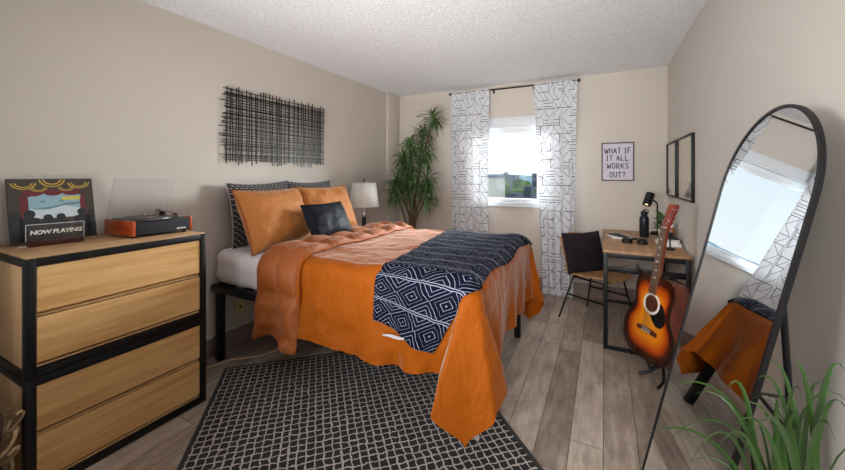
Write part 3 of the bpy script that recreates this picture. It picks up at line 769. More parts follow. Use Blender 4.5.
piped('lumbar_cushion', 'small navy satin lumbar cushion propped on the orange pillows', 'pillow', None, 'navy_satin', 'navy_satin', .004, .45, .29, .13, (-1.995, 2.225, .985), (.04, 1, 0), (-.55, 0, 1), seed=20, pinch=.05, wr=.007)

# nightstand + table lamp beyond the bed
t = thing('nightstand', 'small dark nightstand behind the far side of the bed under the white lamp', 'nightstand', (-2.37, 3.29, 0))
build('body', MB().box((-2.57, 3.10, .12), (-2.17, 3.48, .60), .004), 'darkwood', t)
build('top', MB().box((-2.58, 3.09, .601), (-2.16, 3.49, .625), .004), 'darkwood', t)
d = build('drawer', MB().box((-2.168, 3.12, .38), (-2.152, 3.46, .58), .003), 'darkwood', t); build('drawer_knob', MB().blob((-2.142, 3.29, .48), .011, 10, 6), 'steel', d)
for x in (-2.56, -2.21):
    for y in (3.11, 3.44): build('leg', MB().box((x, y, 0), (x + .03, y + .03, .119), .003), 'black_metal', t)
lx, ly = -2.355, 3.2
t = thing('table_lamp', 'table lamp with a white drum shade and black and chrome stem beside the bed', 'lamp', (lx, ly, .626))
build('base', MB().lathe([(.001, 0), (.075, 0), (.075, .012), (.02, .022), (.012, .03)], (lx, ly, .626), 28), 'chrome', t)
build('stem', MB().lathe([(.018, .028), (.022, .034), (.022, .25), (.016, .256)], (lx, ly, .626), 20), 'black_plastic', t)
build('neck', MB().lathe([(.012, .255), (.019, .262), (.022, .278), (.019, .294), (.008, .302), (.006, .37), (.006, .645), (.004, .648)], (lx, ly, .626), 18), 'chrome', t)
build('lamp_shade', MB().lathe([(.164, .372), (.132, .632)], (lx, ly, .626), 48, cap=False), 'shade', t, solid=.003)
mb = MB()
for k in range(3): a = k * 2.094; mb.tube([(lx, ly, .626 + .61), (lx + .134 * math.cos(a), ly + .134 * math.sin(a), .626 + .62)], .002, 6)
build('shade_spider', mb, 'chrome', t)
build('bulb', MB().blob((lx + .0, ly, .626 + .47), (.03, .03, .04), 14, 9), N('bulb').set(color=(1, 1, 1, 1), emit=(1, .86, .68, 1), es=4).m, t)
build('finial', MB().blob((lx, ly, .626 + .662), .012, 12, 8), 'black_plastic', t)

# ------------------------------------------------------------------ rug
A = Vector((-2.338, 1.572, 0)); du = Vector((math.cos(math.radians(-46.5)), math.sin(math.radians(-46.5)), 0)); dv = Vector((-du.y, du.x, 0))
RW, RL = 2.04, 1.60
mb = MB()
mb.grid(lambda u, v: A + du * RW * u + dv * RL * v + Vector((0, 0, .009 + .0015 * noise.noise(Vector((u * 9, v * 8, 0))))), 60, 50, lambda u, v: (u * RW, v * RL))
o = build('area_rug', mb, 'rug', None, angle=80, solid=.008, recalc=False)
tag(o, 'black area rug with a wobbly white grid lying askew beside the bed', 'rug')

# ------------------------------------------------------------------ corner plant (dracaena)
px, py = -2.14, 3.85
t = thing('dracaena_plant', 'tall leafy dracaena plant standing in the far left corner', 'plant', (px, py, 0))
build('pot', MB().lathe([(.001, 0), (.12, 0), (.15, .28), (.155, .30), (.14, .30), (.13, .27), (.001, .27)], (px, py, 0), 32, cap=False), 'pot_grey', t)
build('soil', MB().lathe([(.001, .272), (.128, .272), (.001, .285)], (px, py, 0), 24, cap=False), 'soil', t)
rr = random.Random(21)
def leaf_strip(mb, p, dirh, L_, up0, droop, w, n=7, mi=0):
    p = Vector(p); d = Vector((dirh[0], dirh[1], 0)).normalized(); rows = []; pos = p.copy(); a = up0
    side = Vector((-d.y, d.x, 0))
    for i in range(n + 1):
        f = i / n; ww = w * (math.sin(PI * min(1, f * .92 + .1)) ** .7) * (1 - f ** 3 * .85) if i < n else .0006
        if i == 0: ww = w * .5
        cup = Vector((0, 0, 1)) * ww * .25
        rows.append(mb.ring([pos - side * ww / 2 + cup, pos, pos + side * ww / 2 + cup]))
        pos = pos + (d * math.cos(a) + Vector((0, 0, 1)) * math.sin(a)) * (L_ / n); a -= droop / n
    mb.skin(rows, closed=False, cap=False, mi=mi)
def px2w(ux, uy, Y):
    a = (ux - CX) / F; b = (HY - uy) / F; s_, c_ = math.sin(YAW), math.cos(YAW)
    d = Vector((-s_ + a * c_, c_ + a * s_, b)); k = Y / d.y
    return Vector((0, 0, 1.35)) + d * k
heads = [(-1.83, 3.86, 2.02), (-1.99, 3.92, 1.86), (-2.12, 3.82, 1.72), (-2.26, 3.9, 1.55), (-1.93, 3.84, 1.62), (-2.08, 3.76, 1.48), (-2.33, 3.86, 1.30), (-2.18, 3.9, 1.36), (-1.9, 3.86, 1.30), (-2.05, 3.76, 1.22), (-2.27, 3.74, 1.16), (-1.86, 3.76, 1.10)]
stems = [[0, 1, 2], [3, 6, 7, 10], [4, 8, 11], [5, 9]]
for si, hs in enumerate(stems):
    mb = MB(); fb = MB(); a = si * 1.6
    base = Vector((px + .05 * math.cos(a), py + .05 * math.sin(a), .27))
    for hi in hs:
        h = Vector(heads[hi]); mid = base.lerp(h, .5) + Vector((rr.uniform(-.04, .04), rr.uniform(-.03, .03), .05))
        mid.x = mid.x * .5 + (px + .02 * si) * .5
        mb.tube([base, base.lerp(mid, .55), mid, mid.lerp(h, .6), h], [.016, .014, .012, .010, .008], 8)
        for i in range(58):
            an = rr.uniform(0, 2 * PI); up0 = rr.uniform(-.5, 1.35)
            L_ = rr.uniform(.18, .30)
            st = h + Vector((0, 0, rr.uniform(-.13, .03)))
            dx, dy = math.cos(an), math.sin(an)
            if st.y + dy * L_ > 4.25 or st.x + dx * L_ < -2.55: L_ *= .55
            leaf_strip(fb, st, (dx, dy), L_, up0, rr.uniform(1.1, 2.2), rr.uniform(.018, .026), mi=0 if rr.random() < .6 else 1)
    build('stem', mb, 'bark', t)
    build('foliage', fb, ['leaf', 'leaf_dark'], t, angle=80, recalc=False)

# ------------------------------------------------------------------ desk
DX0, DX1, DY0, DY1, DZ = -.006, .560, 3.088, 4.282, .766
t = thing('desk', 'narrow desk with a wood laminate top and black metal frame along the right wall', 'desk', (.28, 3.68, 0))
build('tabletop', MB().box((DX0, DY0, DZ - .02), (DX1, DY1, DZ), .003), 'desk_wood', t)
q = .03
for y in (DY0 + .006, DY1 - .036):
    for x in (DX0 + .006, DX1 - .036): build('leg', MB().box((x, y, .024), (x + q, y + q, DZ - .021), .002), 'black_metal', t)
    build('floor_bar', MB().box((DX0 + .006, y, 0), (DX1 - .006, y + q, .024), .002), 'black_metal', t)
    build('top_rail', MB().box((DX0 + .036, y, DZ - .055), (DX1 - .036, y + q, DZ - .021), .002), 'black_metal', t)
    build('crossbar', MB().box((DX0 + .036, y + .004, .60), (DX1 - .036, y + .026, .64), .002), 'black_metal', t)
for x in (DX0 + .006, DX1 - .036): build('side_rail', MB().box((x, DY0 + .036, DZ - .055), (x + q, DY1 - .036, DZ - .021), .002), 'black_metal', t)

# desk things
DT = DZ + .0005
# notebook lying open-faced: white pages, black cover patch
t = thing('notebook', 'thin white notebook with black cover lying at the left edge of the desk', 'notebook', (.14, 3.82, DT))
NM = frame3((.13, 3.80, DT), (math.cos(.25), math.sin(.25), 0), (-math.sin(.25), math.cos(.25), 0), (0, 0, 1))
build('pages', MB().box((-.085, -.12, 0), (.10, .12, .010), .002, NM), 'paper', t)
build('cover', MB().prism([(-.05, .0), (.06, .0), (.06, .003), (-.05, .003)], -.09, .12, NM @ Matrix.Translation((0, 0, .0105)) @ Matrix.Rotation(.35, 4, 'Z')), 'art_black', t, smooth=False)
# headphones lying flat
hx, hy_ = .235, 3.53
t = thing('headphones', 'black over-ear headphones lying folded on the desk beside the notebook', 'headphones', (hx, hy_, DT))
for i, (dx, dy) in enumerate(((-.055, -.03), (.055, -.045))):
    c = build('ear_cup', MB().lathe([(.001, 0), (.036, 0), (.041, .008), (.041, .022), (.034, .032), (.001, .034)], (hx + dx, hy_ + dy, DT), 24, cap=False), 'black_plastic', t)
    build('ear_pad', MB().tube([(hx + dx + .029 * math.cos(k * PI / 12), hy_ + dy + .029 * math.sin(k * PI / 12), DT + .032) for k in range(25)], .009, 8, cap=False), 'black_plastic', c)
build('headband', MB().tube([(hx - .075 + .0, hy_ - .03, DT + .018)] + [(hx + .08 * -math.cos(k * PI / 14), hy_ - .02 + .13 * math.sin(k * PI / 14), DT + .016) for k in range(1, 14)] + [(hx + .075, hy_ - .045, DT + .018)], .010, 8), 'black_plastic', t)
# bottle
bx_, by_ = .34, 3.90
t = thing('water_bottle', 'black insulated water bottle with screw cap standing on the desk', 'bottle', (bx_, by_, DT))
build('bottle_body', MB().lathe([(.001, 0), (.037, 0), (.039, .004), (.039, .165), (.036, .185), (.024, .2), (.024, .212)], (bx_, by_, DT), 32, cap=False), 'steel_navy', t)
build('bottle_cap', MB().lathe([(.027, .206), (.029, .21), (.029, .236), (.026, .24), (.012, .241), (.012, .252), (.009, .256)], (bx_, by_, DT), 24), 'black_plastic', t)
build('carry_loop', MB().tube([(bx_ + .026, by_, DT + .222), (bx_ + .036, by_, DT + .238), (bx_ + .026, by_, DT + .256), (bx_ + .005, by_, DT + .258)], .004, 8), 'black_plastic', t)
# desk lamp
lx2, ly2 = .47, 4.13
t = thing('desk_lamp', 'black gooseneck desk lamp with glowing cylinder head at the back of the desk', 'lamp', (lx2, ly2, DT))
build('base', MB().lathe([(.001, 0), (.06, 0), (.062, .004), (.062, .016), (.05, .024), (.012, .03)], (lx2, ly2, DT), 28), 'black_metal', t)
arc = [(lx2, ly2, DT + .02), (lx2, ly2, DT + .28)] + [(lx2 - .05 + .05 * math.cos(k * PI / 16), ly2, DT + .28 + .055 * math.sin(k * PI / 16)) for k in range(1, 9)] + [(lx2 - .065, ly2 - .01, DT + .338)]
build('neck', MB().tube(arc, .007, 10), 'black_metal', t)
hd0 = Vector((lx2 - .055, ly2 - .01, DT + .40)); hd1 = Vector((lx2 - .095, ly2 - .05, DT + .285))
hm = MB(); zz = (hd1 - hd0).normalized(); xx = zz.orthogonal().normalized(); HM = frame3(hd0, xx, zz.cross(xx), zz); ln_ = (hd1 - hd0).length
hd = build('lamp_head', hm.lathe([(.001, 0), (.034, 0), (.038, .004), (.038, ln_), (.034, ln_), (.033, .02), (.001, .02)], n=28, Mx=HM, cap=False), 'black_metal', t)
build('bulb', MB().blob((0, 0, ln_ - .03), (.022, .022, .026), 14, 9, Mx=HM), 'glow', hd)
# small potted plant
gx, gy = .49, 3.84
t = thing('potted_plant', 'small bushy green plant in a white pot on the desk behind the guitar head', 'plant', (gx, gy, DT))
build('pot', MB().lathe([(.001, 0), (.038, 0), (.05, .085), (.05, .092), (.044, .092), (.04, .08), (.001, .08)], (gx, gy, DT), 28, cap=False), 'pot_white', t)
mb = MB(); rr = random.Random(4)
for i in range(60):
    an = rr.uniform(0, 6.28); leaf_strip(mb, (gx + rr.uniform(-.02, .02), gy + rr.uniform(-.02, .02), DT + .085 + rr.uniform(0, .09)), (math.cos(an), math.sin(an)), rr.uniform(.08, .13) * (.6 if math.cos(an) > .3 else 1), rr.uniform(.1, 1.4), rr.uniform(.5, 1.6), rr.uniform(.035, .05), 5)
build('foliage', mb, 'leaf', t, angle=80, recalc=False)
# books, jars, little stand
for i, (z, h, w_, d_, m, rz, lb) in enumerate(((0, .022, .15, .2, 'paper', .06, 'white book lying lowest in the small pile by the right wall on the desk'), (.0225, .022, .14, .19, 'pot_white', -.05, 'white book in the middle of the small pile on the desk'), (.045, .012, .14, .19, 'art_black', .02, 'thin black book on top of the small pile on the desk'))):
    t = thing('book', lb, 'book', (.478, 3.56, DT + z), 'books piled on the desk')
    BM_ = frame3((.478, 3.56, DT + z), (math.cos(rz), math.sin(rz), 0), (-math.sin(rz), math.cos(rz), 0), (0, 0, 1))
    build('pages', MB().box((-w_ / 2 + .003, -d_ / 2 + .004, .002), (w_ / 2 - .004, d_ / 2 - .004, h - .002), 0, BM_), 'paper', t, smooth=False)
    build('cover', MB().box((-w_ / 2, -d_ / 2, 0), (w_ / 2, d_ / 2, .0018), 0, BM_).box((-w_ / 2, -d_ / 2, h - .0018), (w_ / 2, d_ / 2, h), 0, BM_).box((w_ / 2 - .0018, -d_ / 2, .0018), (w_ / 2, d_ / 2, h - .0018), 0, BM_), m, t, smooth=False)
jx, jy = .525, 3.72
t = thing('amber_jar', 'slim amber jar with a pale lid standing behind the books on the desk', 'jar', (jx, jy, DT))
build('jar_body', MB().lathe([(.001, 0), (.022, 0), (.024, .004), (.024, .11), (.018, .125), (.016, .13)], (jx, jy, DT), 22, cap=False), 'amber_glass', t)
build('jar_lid', MB().lathe([(.019, .128), (.019, .15), (.017, .153)], (jx, jy, DT), 20), 'pot_white', t)
kx, ky = .462, 3.33
t = thing('tabletop_stand', 'small black tabletop stand with disc base in front of the books on the desk', 'stand', (kx, ky, DT))
build('base', MB().lathe([(.001, 0), (.034, 0), (.036, .003), (.036, .008), (.03, .012), (.006, .014)], (kx, ky, DT), 26), 'black_metal', t)
build('post', MB().tube([(kx, ky, DT + .012), (kx, ky, DT + .10)], .0055, 10), 'black_metal', t)
build('clamp', MB().box((kx - .018, ky - .008, DT + .098), (kx + .018, ky + .008, DT + .135), .004), 'black_metal', t)
# cable hanging under the desk front
t = thing('charging_cable', 'thin black charging cable looped over the front bar of the desk', 'cable', (.2, 3.08, .66))
build('wire', MB().tube([(.10, 3.0945, .612), (.115, 3.0945, .638), (.15, 3.092, .66), (.19, 3.092, .665), (.222, 3.0945, .645), (.24, 3.0945, .625)], .003, 8), 'black_plastic', t)
build('connector', MB().box((-.009, -.006, -.035), (.009, .006, .035), .003, frame3((.236, 3.086, .655), (math.cos(.5), 0, math.sin(.5)), (0, 1, 0), (-math.sin(.5), 0, math.cos(.5)))), 'black_plastic', t)

# ------------------------------------------------------------------ chair
A_, B_, C_, D_ = Vector((-.375, 3.584, 0)), Vector((-.15, 4.01, 0)), Vector((.03, 3.37, 0)), Vector((.255, 3.79, 0))
fdir = Vector((.885, -.465, 0)).normalized(); sdir = Vector((-fdir.y, fdir.x, 0))      # facing, to its left (far) side
cc = (A_ + B_ + C_ + D_) / 4
t = thing('desk_chair', 'bent plywood chair on thin black legs at the left side of the desk', 'chair', cc)
CM = frame3(cc, fdir, sdir, (0, 0, 1))
SHZ = .425
def shell_fn(prof, halfw):
    def fn(u, v):
        k = u * (len(prof) - 1); i = min(int(k), len(prof) - 2); f = k - i
        p = [prof[i][j] * (1 - f) + prof[i + 1][j] * f for j in range(3)]
        b = v * 2 - 1
        r_ = p[2]
        return CM @ Vector((p[0] + .018 * b * b * (1 if p[1] > .5 else -.2), b * r_ * halfw, p[1] + (.012 * b * b if p[1] < .5 else 0)))
    return fn
seat = [(.235, .405, .80), (.228, .42, .93), (.2, .428, 1), (.1, .424, 1), (0, .414, .98), (-.1, .412, .96), (-.17, .424, .93), (-.195, .44, .90)]
mb = MB(); mb.grid(shell_fn(seat, .21), 40, 24); build('seat', mb, 'ply', t, angle=80, solid=.012)
back = [(-.195, .44, .88), (-.215, .49, .86), (-.232, .56, .88), (-.25, .63, .95), (-.264, .70, .98), (-.270, .742, .94), (-.272, .766, .80), (-.2725, .774, .6)]
mb = MB(); mb.grid(shell_fn(back, .2), 40, 24); build('backrest', mb, 'ply', t, angle=80, solid=.012)
tops = {}
for nm, ft, hx_, hy2 in (('rl', A_, -.13, -.16), ('rr', B_, -.13, .16), ('fl', C_, .16, -.17), ('fr', D_, .16, .17)):
    tp_ = CM @ Vector((hx_, hy2, SHZ - .03)); tops[nm] = (tp_, ft + Vector((0, 0, 0)))
    build('leg', MB().tube([tp_, ft], [.0085, .0075], 10), 'black_metal', t)
def on(nm, f): return tops[nm][0].lerp(tops[nm][1], f)
for a, b in (('rl', 'fl'), ('rr', 'fr')): build('side_stretcher', MB().tube([on(a, .42), on(b, .42)], .009, 8), 'black_metal', t)
mb = MB().tube([on('rl', 0), on('fl', 0)], .008, 8).tube([on('rr', 0), on('fr', 0)], .008, 8).tube([on('rl', 0), on('rr', 0)], .008, 8).tube([on('fl', 0), on('fr', 0)], .008, 8)
build('seat_support', mb, 'black_metal', t)
c0 = CM @ Vector((-.115, -.01, .608)); mbp, rim = pillow(.45, .38, .13, c0, (-sdir - fdir * .30), (fdir * -.26 + Vector((0, 0, 1))), seed=31, pinch=.06)
t = thing('chair_cushion', 'dark plum square cushion leaning on the plywood chair back', 'cushion', c0 - Vector((0, 0, .19)))
build('cover', mbp, 'plum', t, angle=80); build('seam', MB().tube(rim, .003, 6, cap=False), 'plum', t)

# ------------------------------------------------------------------ guitar
ga, gl_ = math.radians(58), math.radians(10.6)
n_ = Vector((-math.sin(ga) * math.cos(gl_), -math.cos(ga) * math.cos(gl_), math.sin(gl_)))
zx = Vector((math.sin(ga) * math.sin(gl_), math.cos(ga) * math.sin(gl_), math.cos(gl_)))
G0 = Vector((.225, 2.70, .165))
GM = frame3(G0, Vector((math.cos(ga), -math.sin(ga), 0)), -n_, zx)     # x right, y into the body, z up the neck; front face y=0
t = thing('acoustic_guitar', 'sunburst acoustic guitar leaning upright on a stand before the desk', 'guitar', G0)
ctl = [(0, .0), (.07, .0), (.14, .018), (.183, .065), (.200, .13), (.192, .195), (.163, .245), (.142, .285), (.138, .32), (.144, .37), (.150, .415), (.143, .46), (.115, .493), (.06, .503), (0, .503)]
def catm(pts, n):
    out = []
    for i in range(len(pts) - 1):
        p0, p1, p2, p3 = pts[max(i - 1, 0)], pts[i], pts[i + 1], pts[min(i + 2, len(pts) - 1)]
        for k in range(n):
            f = k / n; out.append(tuple(.5 * (2 * p1[j] + (p2[j] - p0[j]) * f + (2 * p0[j] - 5 * p1[j] + 4 * p2[j] - p3[j]) * f * f + (-p0[j] + 3 * p1[j] - 3 * p2[j] + p3[j]) * f ** 3) for j in (0, 1)))
    return out + [pts[-1]]
half = catm(ctl, 5); outl = [(x_, z_) for x_, z_ in half] + [(-x_, z_) for x_, z_ in half[-2:0:-1]]
TH = .108
mb = MB(); rr_ = []
for y, k in ((.0015, 1), (.004, 1.004), (TH - .004, 1.004), (TH, .99)): rr_.append(mb.ring([GM @ Vector((x_ * k, y, .25 + (z_ - .25) * k)) for x_, z_ in outl]))
mb.skin(rr_, cap=False); mb.face(rr_[-1])
body = build('body', mb, 'mahogany', t, angle=50)
mb = MB(); mb.tube([GM @ Vector((x_ * 1.004, .002, .25 + (z_ - .25) * 1.004)) for x_, z_ in outl + outl[:1]], .003, 6, cap=False)
mb.tube([GM @ Vector((x_ * 1.004, TH - .003, .25 + (z_ - .25) * 1.004)) for x_, z_ in outl + outl[:1]], .003, 6, cap=False)
build('binding', mb, 'black_plastic', body)
mb = MB(); lay = mb.bm.verts.layers.float.new('burst'); ks = [1, .97, .94, .91, .88, .84, .8, .75, .7, .62, .52, .4, .28, .15, .03]; rings = []
for k in ks:
    rg = mb.ring([GM @ Vector((x_ * k, 0, .24 + (z_ - .24) * k)) for x_, z_ in outl])
    for v_ in rg: v_[lay] = k
    rings.append(rg)
mb.skin(rings, cap=False); mb.face(rings[-1])
sb = build('soundboard', mb, 'burst', t, angle=80)
def disc(z_, r0, r1, y0, y1, mat, nm, par):
    m2 = MB(); n = 36; prof = [(r0, y0), (r1, y0), (r1, y1), (r0, y1)]
    rr2 = [m2.ring([GM @ Vector((r * math.cos(2 * PI * k / n), y, z_ + r * math.sin(2 * PI * k / n))) for k in range(n)]) for r, y in prof]
    m2.skin(rr2, cap=False); return build(nm, m2, mat, par, smooth=False)
disc(.335, .001, .0505, -.0012, -.0004, 'darkwood', 'sound_hole', sb)
disc(.335, .0505, .066, -.0016, -.0004, 'bridge_white', 'rosette', sb)
mb = MB(); pg = [(.066 * math.cos(a), .335 + .066 * math.sin(a)) for a in [math.radians(d) for d in range(20, -95, -8)]]
pg = pg + [(.03, .235), (.055, .215), (.09, .215), (.115, .24), (.12, .275), (.105, .32), (.085, .35)]
mb.prism(pg, -.0024, -.0008, GM); build('pickguard', mb, 'black_plastic', sb, smooth=False)
br_ = build('bridge', MB().prism([(-.075, .155), (.075, .155), (.08, .167), (.075, .18), (.03, .186), (-.03, .186), (-.075, .18), (-.08, .167)], -.008, -.0005, GM), 'darkwood', sb)
build('saddle', MB().box((-.037, -.012, .176), (.037, -.008, .179), .0005, GM), 'bridge_white', br_)
mb = MB()
for k in range(6): mb.blob((-.03 + .012 * k, -.009, .163), .0038, 8, 6, Mx=GM)
build('bridge_pin', mb, 'bridge_white', br_)
nk = build('neck', MB().prism([(-.027, .48), (.027, .48), (.0215, .862), (-.0215, .862)], -.004, .013, GM), 'mahogany', t)
fb = build('fretboard', MB().prism([(-.0275, .395), (.0275, .395), (.0215, .864), (-.0215, .864)], -.0105, -.0045, GM), 'rosewood', nk)
zs = [.864 - .648 * (1 - 2 ** (-k / 12)) for k in range(1, 20)]
for z_ in zs: build('fret', MB().box((-.0215 - .006 * (.864 - z_) / .469, -.0125, z_ - .0012), (.0215 + .006 * (.864 - z_) / .469, -.0105, z_ + .0012), 0, GM), 'chrome', nk, smooth=False)
for k in (2, 4, 6, 8, 11, 14): zc = (zs[k] + zs[k - 1]) / 2; build('inlay', MB().box((-.007, -.0112, zc - .005), (.007, -.0106, zc + .005), 0, GM), 'bridge_white', nk, smooth=False)
HM2 = GM @ Matrix.Translation((0, .0, .864)) @ Matrix.Rotation(math.radians(-12), 4, 'X')
hs_ = build('headstock', MB().prism([(-.0215, 0), (.0215, 0), (.033, .035), (.037, .165), (.026, .182), (.012, .176), (0, .186), (-.012, .176), (-.026, .182), (-.037, .165), (-.033, .035)], -.006, .012, HM2), 'red_wood', t)
build('nut', MB().box((-.022, -.014, .862), (.022, -.002, .868), .0005, GM), 'bridge_white', hs_)
for sx in (-1, 1):
    for k in range(3):
        z_ = .05 + k * .045
        m2 = MB().tube([HM2 @ Vector((sx * .022, -.006, z_)), HM2 @ Vector((sx * .022, -.02, z_))], .0035, 8)
        m2.lathe([(.006, 0), (.006, .002)], n=12, Mx=HM2 @ Matrix.Translation((sx * .022, -.008, z_)) @ Matrix.Rotation(PI / 2, 4, 'X'))
        m2.tube([HM2 @ Vector((sx * .03, .004, z_)), HM2 @ Vector((sx * .047, .004, z_))], .0025, 6)
        m2.box((sx * .047 - .004, -.002, z_ - .007), (sx * .047 + .006, .010, z_ + .007), .002, HM2)
        build('tuning_peg', m2, 'chrome', hs_)
for k in range(6):
    xx_ = -.017 + .0068 * k; xb = -.03 + .012 * k; sx = -1 if k < 3 else 1; j = k if k < 3 else 5 - k
    build('string', MB().tube([GM @ Vector((xb, -.0125, .178)), GM @ Vector((xx_, -.0145, .866)), HM2 @ Vector((sx * .022, -.014, .05 + .045 * j))], .0006 + .00012 * (5 - k), 5), 'steel', t)
GI = GM.inverted()
def stretch(o):
    for v_ in o.data.vertices:
        l = GI @ (v_.co + G0)
        l.x *= 1 + .09 * (1 - sm(.48, .6, l.z)); l.y *= 1 + .06 * (1 - sm(.48, .6, l.z)) * (l.y > .02)
        l.z = l.z * 1.05 if l.z < .503 else .503 * 1.05 + (l.z - .503) * .90
        v_.co = GM @ l - G0
    for c in o.children: stretch(c)
for c in t.children: stretch(c)
# guitar stand: tripod with cradle and neck yoke, written in the guitar's yaw frame
SGM = frame3((G0.x, G0.y, 0), (math.cos(ga), -math.sin(ga), 0), (math.sin(ga), math.cos(ga), 0), (0, 0, 1))
t = thing('guitar_stand', 'black tubular guitar stand holding the sunburst guitar', 'stand', (G0.x, G0.y, 0))
V_ = lambda x_, y_, z_: SGM @ Vector((x_, y_, z_))
build('upright', MB().tube([V_(0, .145, .10), V_(0, .20, .45), V_(0, .235, .66)], .010, 10), 'black_metal', t)
yk = MB().tube([V_(0, .235, .66), V_(0, .19, .672), V_(0, .16, .675)], .008, 8).tube([V_(-.045, .105, .675), V_(-.04, .15, .675), V_(0, .165, .675), V_(.04, .15, .675), V_(.045, .105, .675)], .009, 8)
build('neck_yoke', yk, 'black_plastic', t)
for sx in (-1, 1):
    build('cradle_arm', MB().tube([V_(0, .145, .11), V_(sx * .07, .14, .15), V_(sx * .09, .10, .148), V_(sx * .09, -.02, .145), V_(sx * .09, -.028, .175)], .008, 8), 'black_plastic', t)
    build('leg', MB().tube([V_(0, .145, .12), V_(sx * .06, .10, .035), V_(sx * .085, .04, .011)], .009, 8), 'black_metal', t)
build('leg', MB().tube([V_(0, .145, .12), V_(0, .25, .011)], .009, 8), 'black_metal', t)

# ------------------------------------------------------------------ wall pictures
t = thing('wall_poster', 'framed lilac poster reading WHAT IF IT ALL WORKS OUT on the far wall', 'poster', (.133, YB, 1.485))
mb = MB(); x0, x1, z0, z1, e, yy = -.018, .286, 1.282, 1.69, .012, YB - .018
mb.box((x0, yy, z0), (x0 + e, YB, z1), .002); mb.box((x1 - e, yy, z0), (x1, YB, z1), .002); mb.box((x0 + e, yy, z0), (x1 - e, YB, z0 + e), .002); mb.box((x0 + e, yy, z1 - e), (x1 - e, YB, z1), .002)
build('frame', mb, 'poster_frame', t)
pp = build('print', MB().box((x0 + e, YB - .008, z0 + e), (x1 - e, YB - .001, z1 - e)), 'poster', t, smooth=False)
mb = MB()   # hand drawn capitals as brush strokes on a unit box
STR = {'W': [[(0, 1), (.22, 0), (.5, .7), (.76, 0), (1, 1)]], 'H': [[(.05, 1), (.08, 0)], [(.9, 1), (.88, 0)], [(.06, .5), (.9, .55)]], 'A': [[(0, 0), (.5, 1), (1, 0)], [(.2, .36), (.8, .36)]], 'T': [[(0, .96), (1, 1)], [(.5, 1), (.5, 0)]],
       'I': [[(.5, 1), (.5, 0)], [(.2, 1), (.8, 1)], [(.2, 0), (.8, 0)]], 'F': [[(.15, 1), (.15, 0)], [(.15, .97), (.95, 1)], [(.15, .52), (.75, .55)]], 'L': [[(.12, 1), (.12, 0), (.95, .04)]],
       'O': [[(.5 + .46 * math.cos(k * PI / 8), .5 + .5 * math.sin(k * PI / 8)) for k in range(17)]], 'R': [[(.1, 0), (.1, 1), (.7, .95), (.88, .74), (.66, .5), (.12, .47)], [(.45, .48), (.95, 0)]],
       'K': [[(.1, 1), (.1, 0)], [(.9, 1), (.12, .45)], [(.35, .6), (.95, 0)]], 'S': [[(.88, .88), (.5, 1), (.15, .8), (.25, .56), (.75, .44), (.88, .2), (.5, 0), (.1, .12)]],
       'U': [[(.08, 1), (.1, .25), (.3, .02), (.68, .02), (.9, .25), (.92, 1)]], '?': [[(.12, .8), (.4, 1), (.8, .92), (.82, .66), (.48, .46), (.45, .28)], [(.42, .06), (.47, .0)]]}
for txt, zc, hh_, cw_, cxo in (('WHAT IF', 1.602, .058, .0292, 0), ('IT ALL', 1.524, .054, .0305, -.002), ('WORKS', 1.440, .056, .0312, .002), ('OUT?', 1.348, .056, .03, 0)):
    adv = cw_ * 1.32; tw = sum(adv * (.62 if c == ' ' else .72 if c == 'I' else 1.16 if c == 'W' else 1) for c in txt); xx_ = (x0 + x1) / 2 - tw / 2 + cxo + adv * .1
    mb = MB()
    for i, c in enumerate(txt):
        for st in STR.get(c, []):
            ww_ = cw_ * (.6 if c == 'I' else 1.18 if c == 'W' else 1)
            pts_ = [Vector((xx_ + a * ww_, YB - .0085, zc - hh_ / 2 + b * hh_ + .002 * math.sin(i * 2.1))) for a, b in st]
            for q0, q1 in zip(pts_, pts_[1:]):
                dd_ = (q1 - q0).normalized() * .0016; mb.tube([q0 - dd_, q1 + dd_], .0041, 6)
        xx_ += adv * (.62 if c == ' ' else .72 if c == 'I' else 1.16 if c == 'W' else 1)
    for v_ in mb.bm.verts: v_.co.y = YB - .0082 + (v_.co.y - (YB - .0085)) * .2
    build('lettering', mb, 'ink', pp, smooth=False)


def wallframe(ya, yb, label, shape):
    z0, z1, e, xd = 1.148, 1.648, .012, .022
    t = thing('picture_frame', label, 'picture', (XR, (ya + yb) / 2, (z0 + z1) / 2), 'black framed pictures on the right wall')
    mb = MB(); x0, x1 = XR - xd, XR
    mb.box((x0, ya, z0), (x1, ya + e, z1), .002); mb.box((x0, yb - e, z0), (x1, yb, z1), .002); mb.box((x0, ya + e, z0), (x1, yb - e, z0 + e), .002); mb.box((x0, ya + e, z1 - e), (x1, yb - e, z1), .002)
    build('frame', mb, 'black_metal', t)
    p = build('print', MB().box((XR - .008, ya + e, z0 + e), (XR - .001, yb - e, z1 - e)), 'print_beige', t, smooth=False)
    mb = MB(); rr = [mb.ring([Vector((x_, ya + (yb - ya) * a, z0 + (z1 - z0) * b)) for a, b in shape]) for x_ in (XR - .009, XR - .0082)]; mb.skin(rr)
    build('brush_shape', mb, 'print_grey', p, smooth=False)
    build('glazing', MB().box((XR - .014, ya + e, z0 + e), (XR - .012, yb - e, z1 - e)), 'picture_glass', t, smooth=False)
wallframe(3.10, 3.665, 'black framed beige picture on the right wall, nearer the arched mirror', [(.06, .06), (.5, .06), (.42, .16), (.3, .2), (.22, .3), (.1, .26)])
wallframe(3.735, 4.215, 'black framed beige picture on the right wall, nearer the room corner', [(.55, .06), (.93, .06), (.93, .16), (.7, .12)])

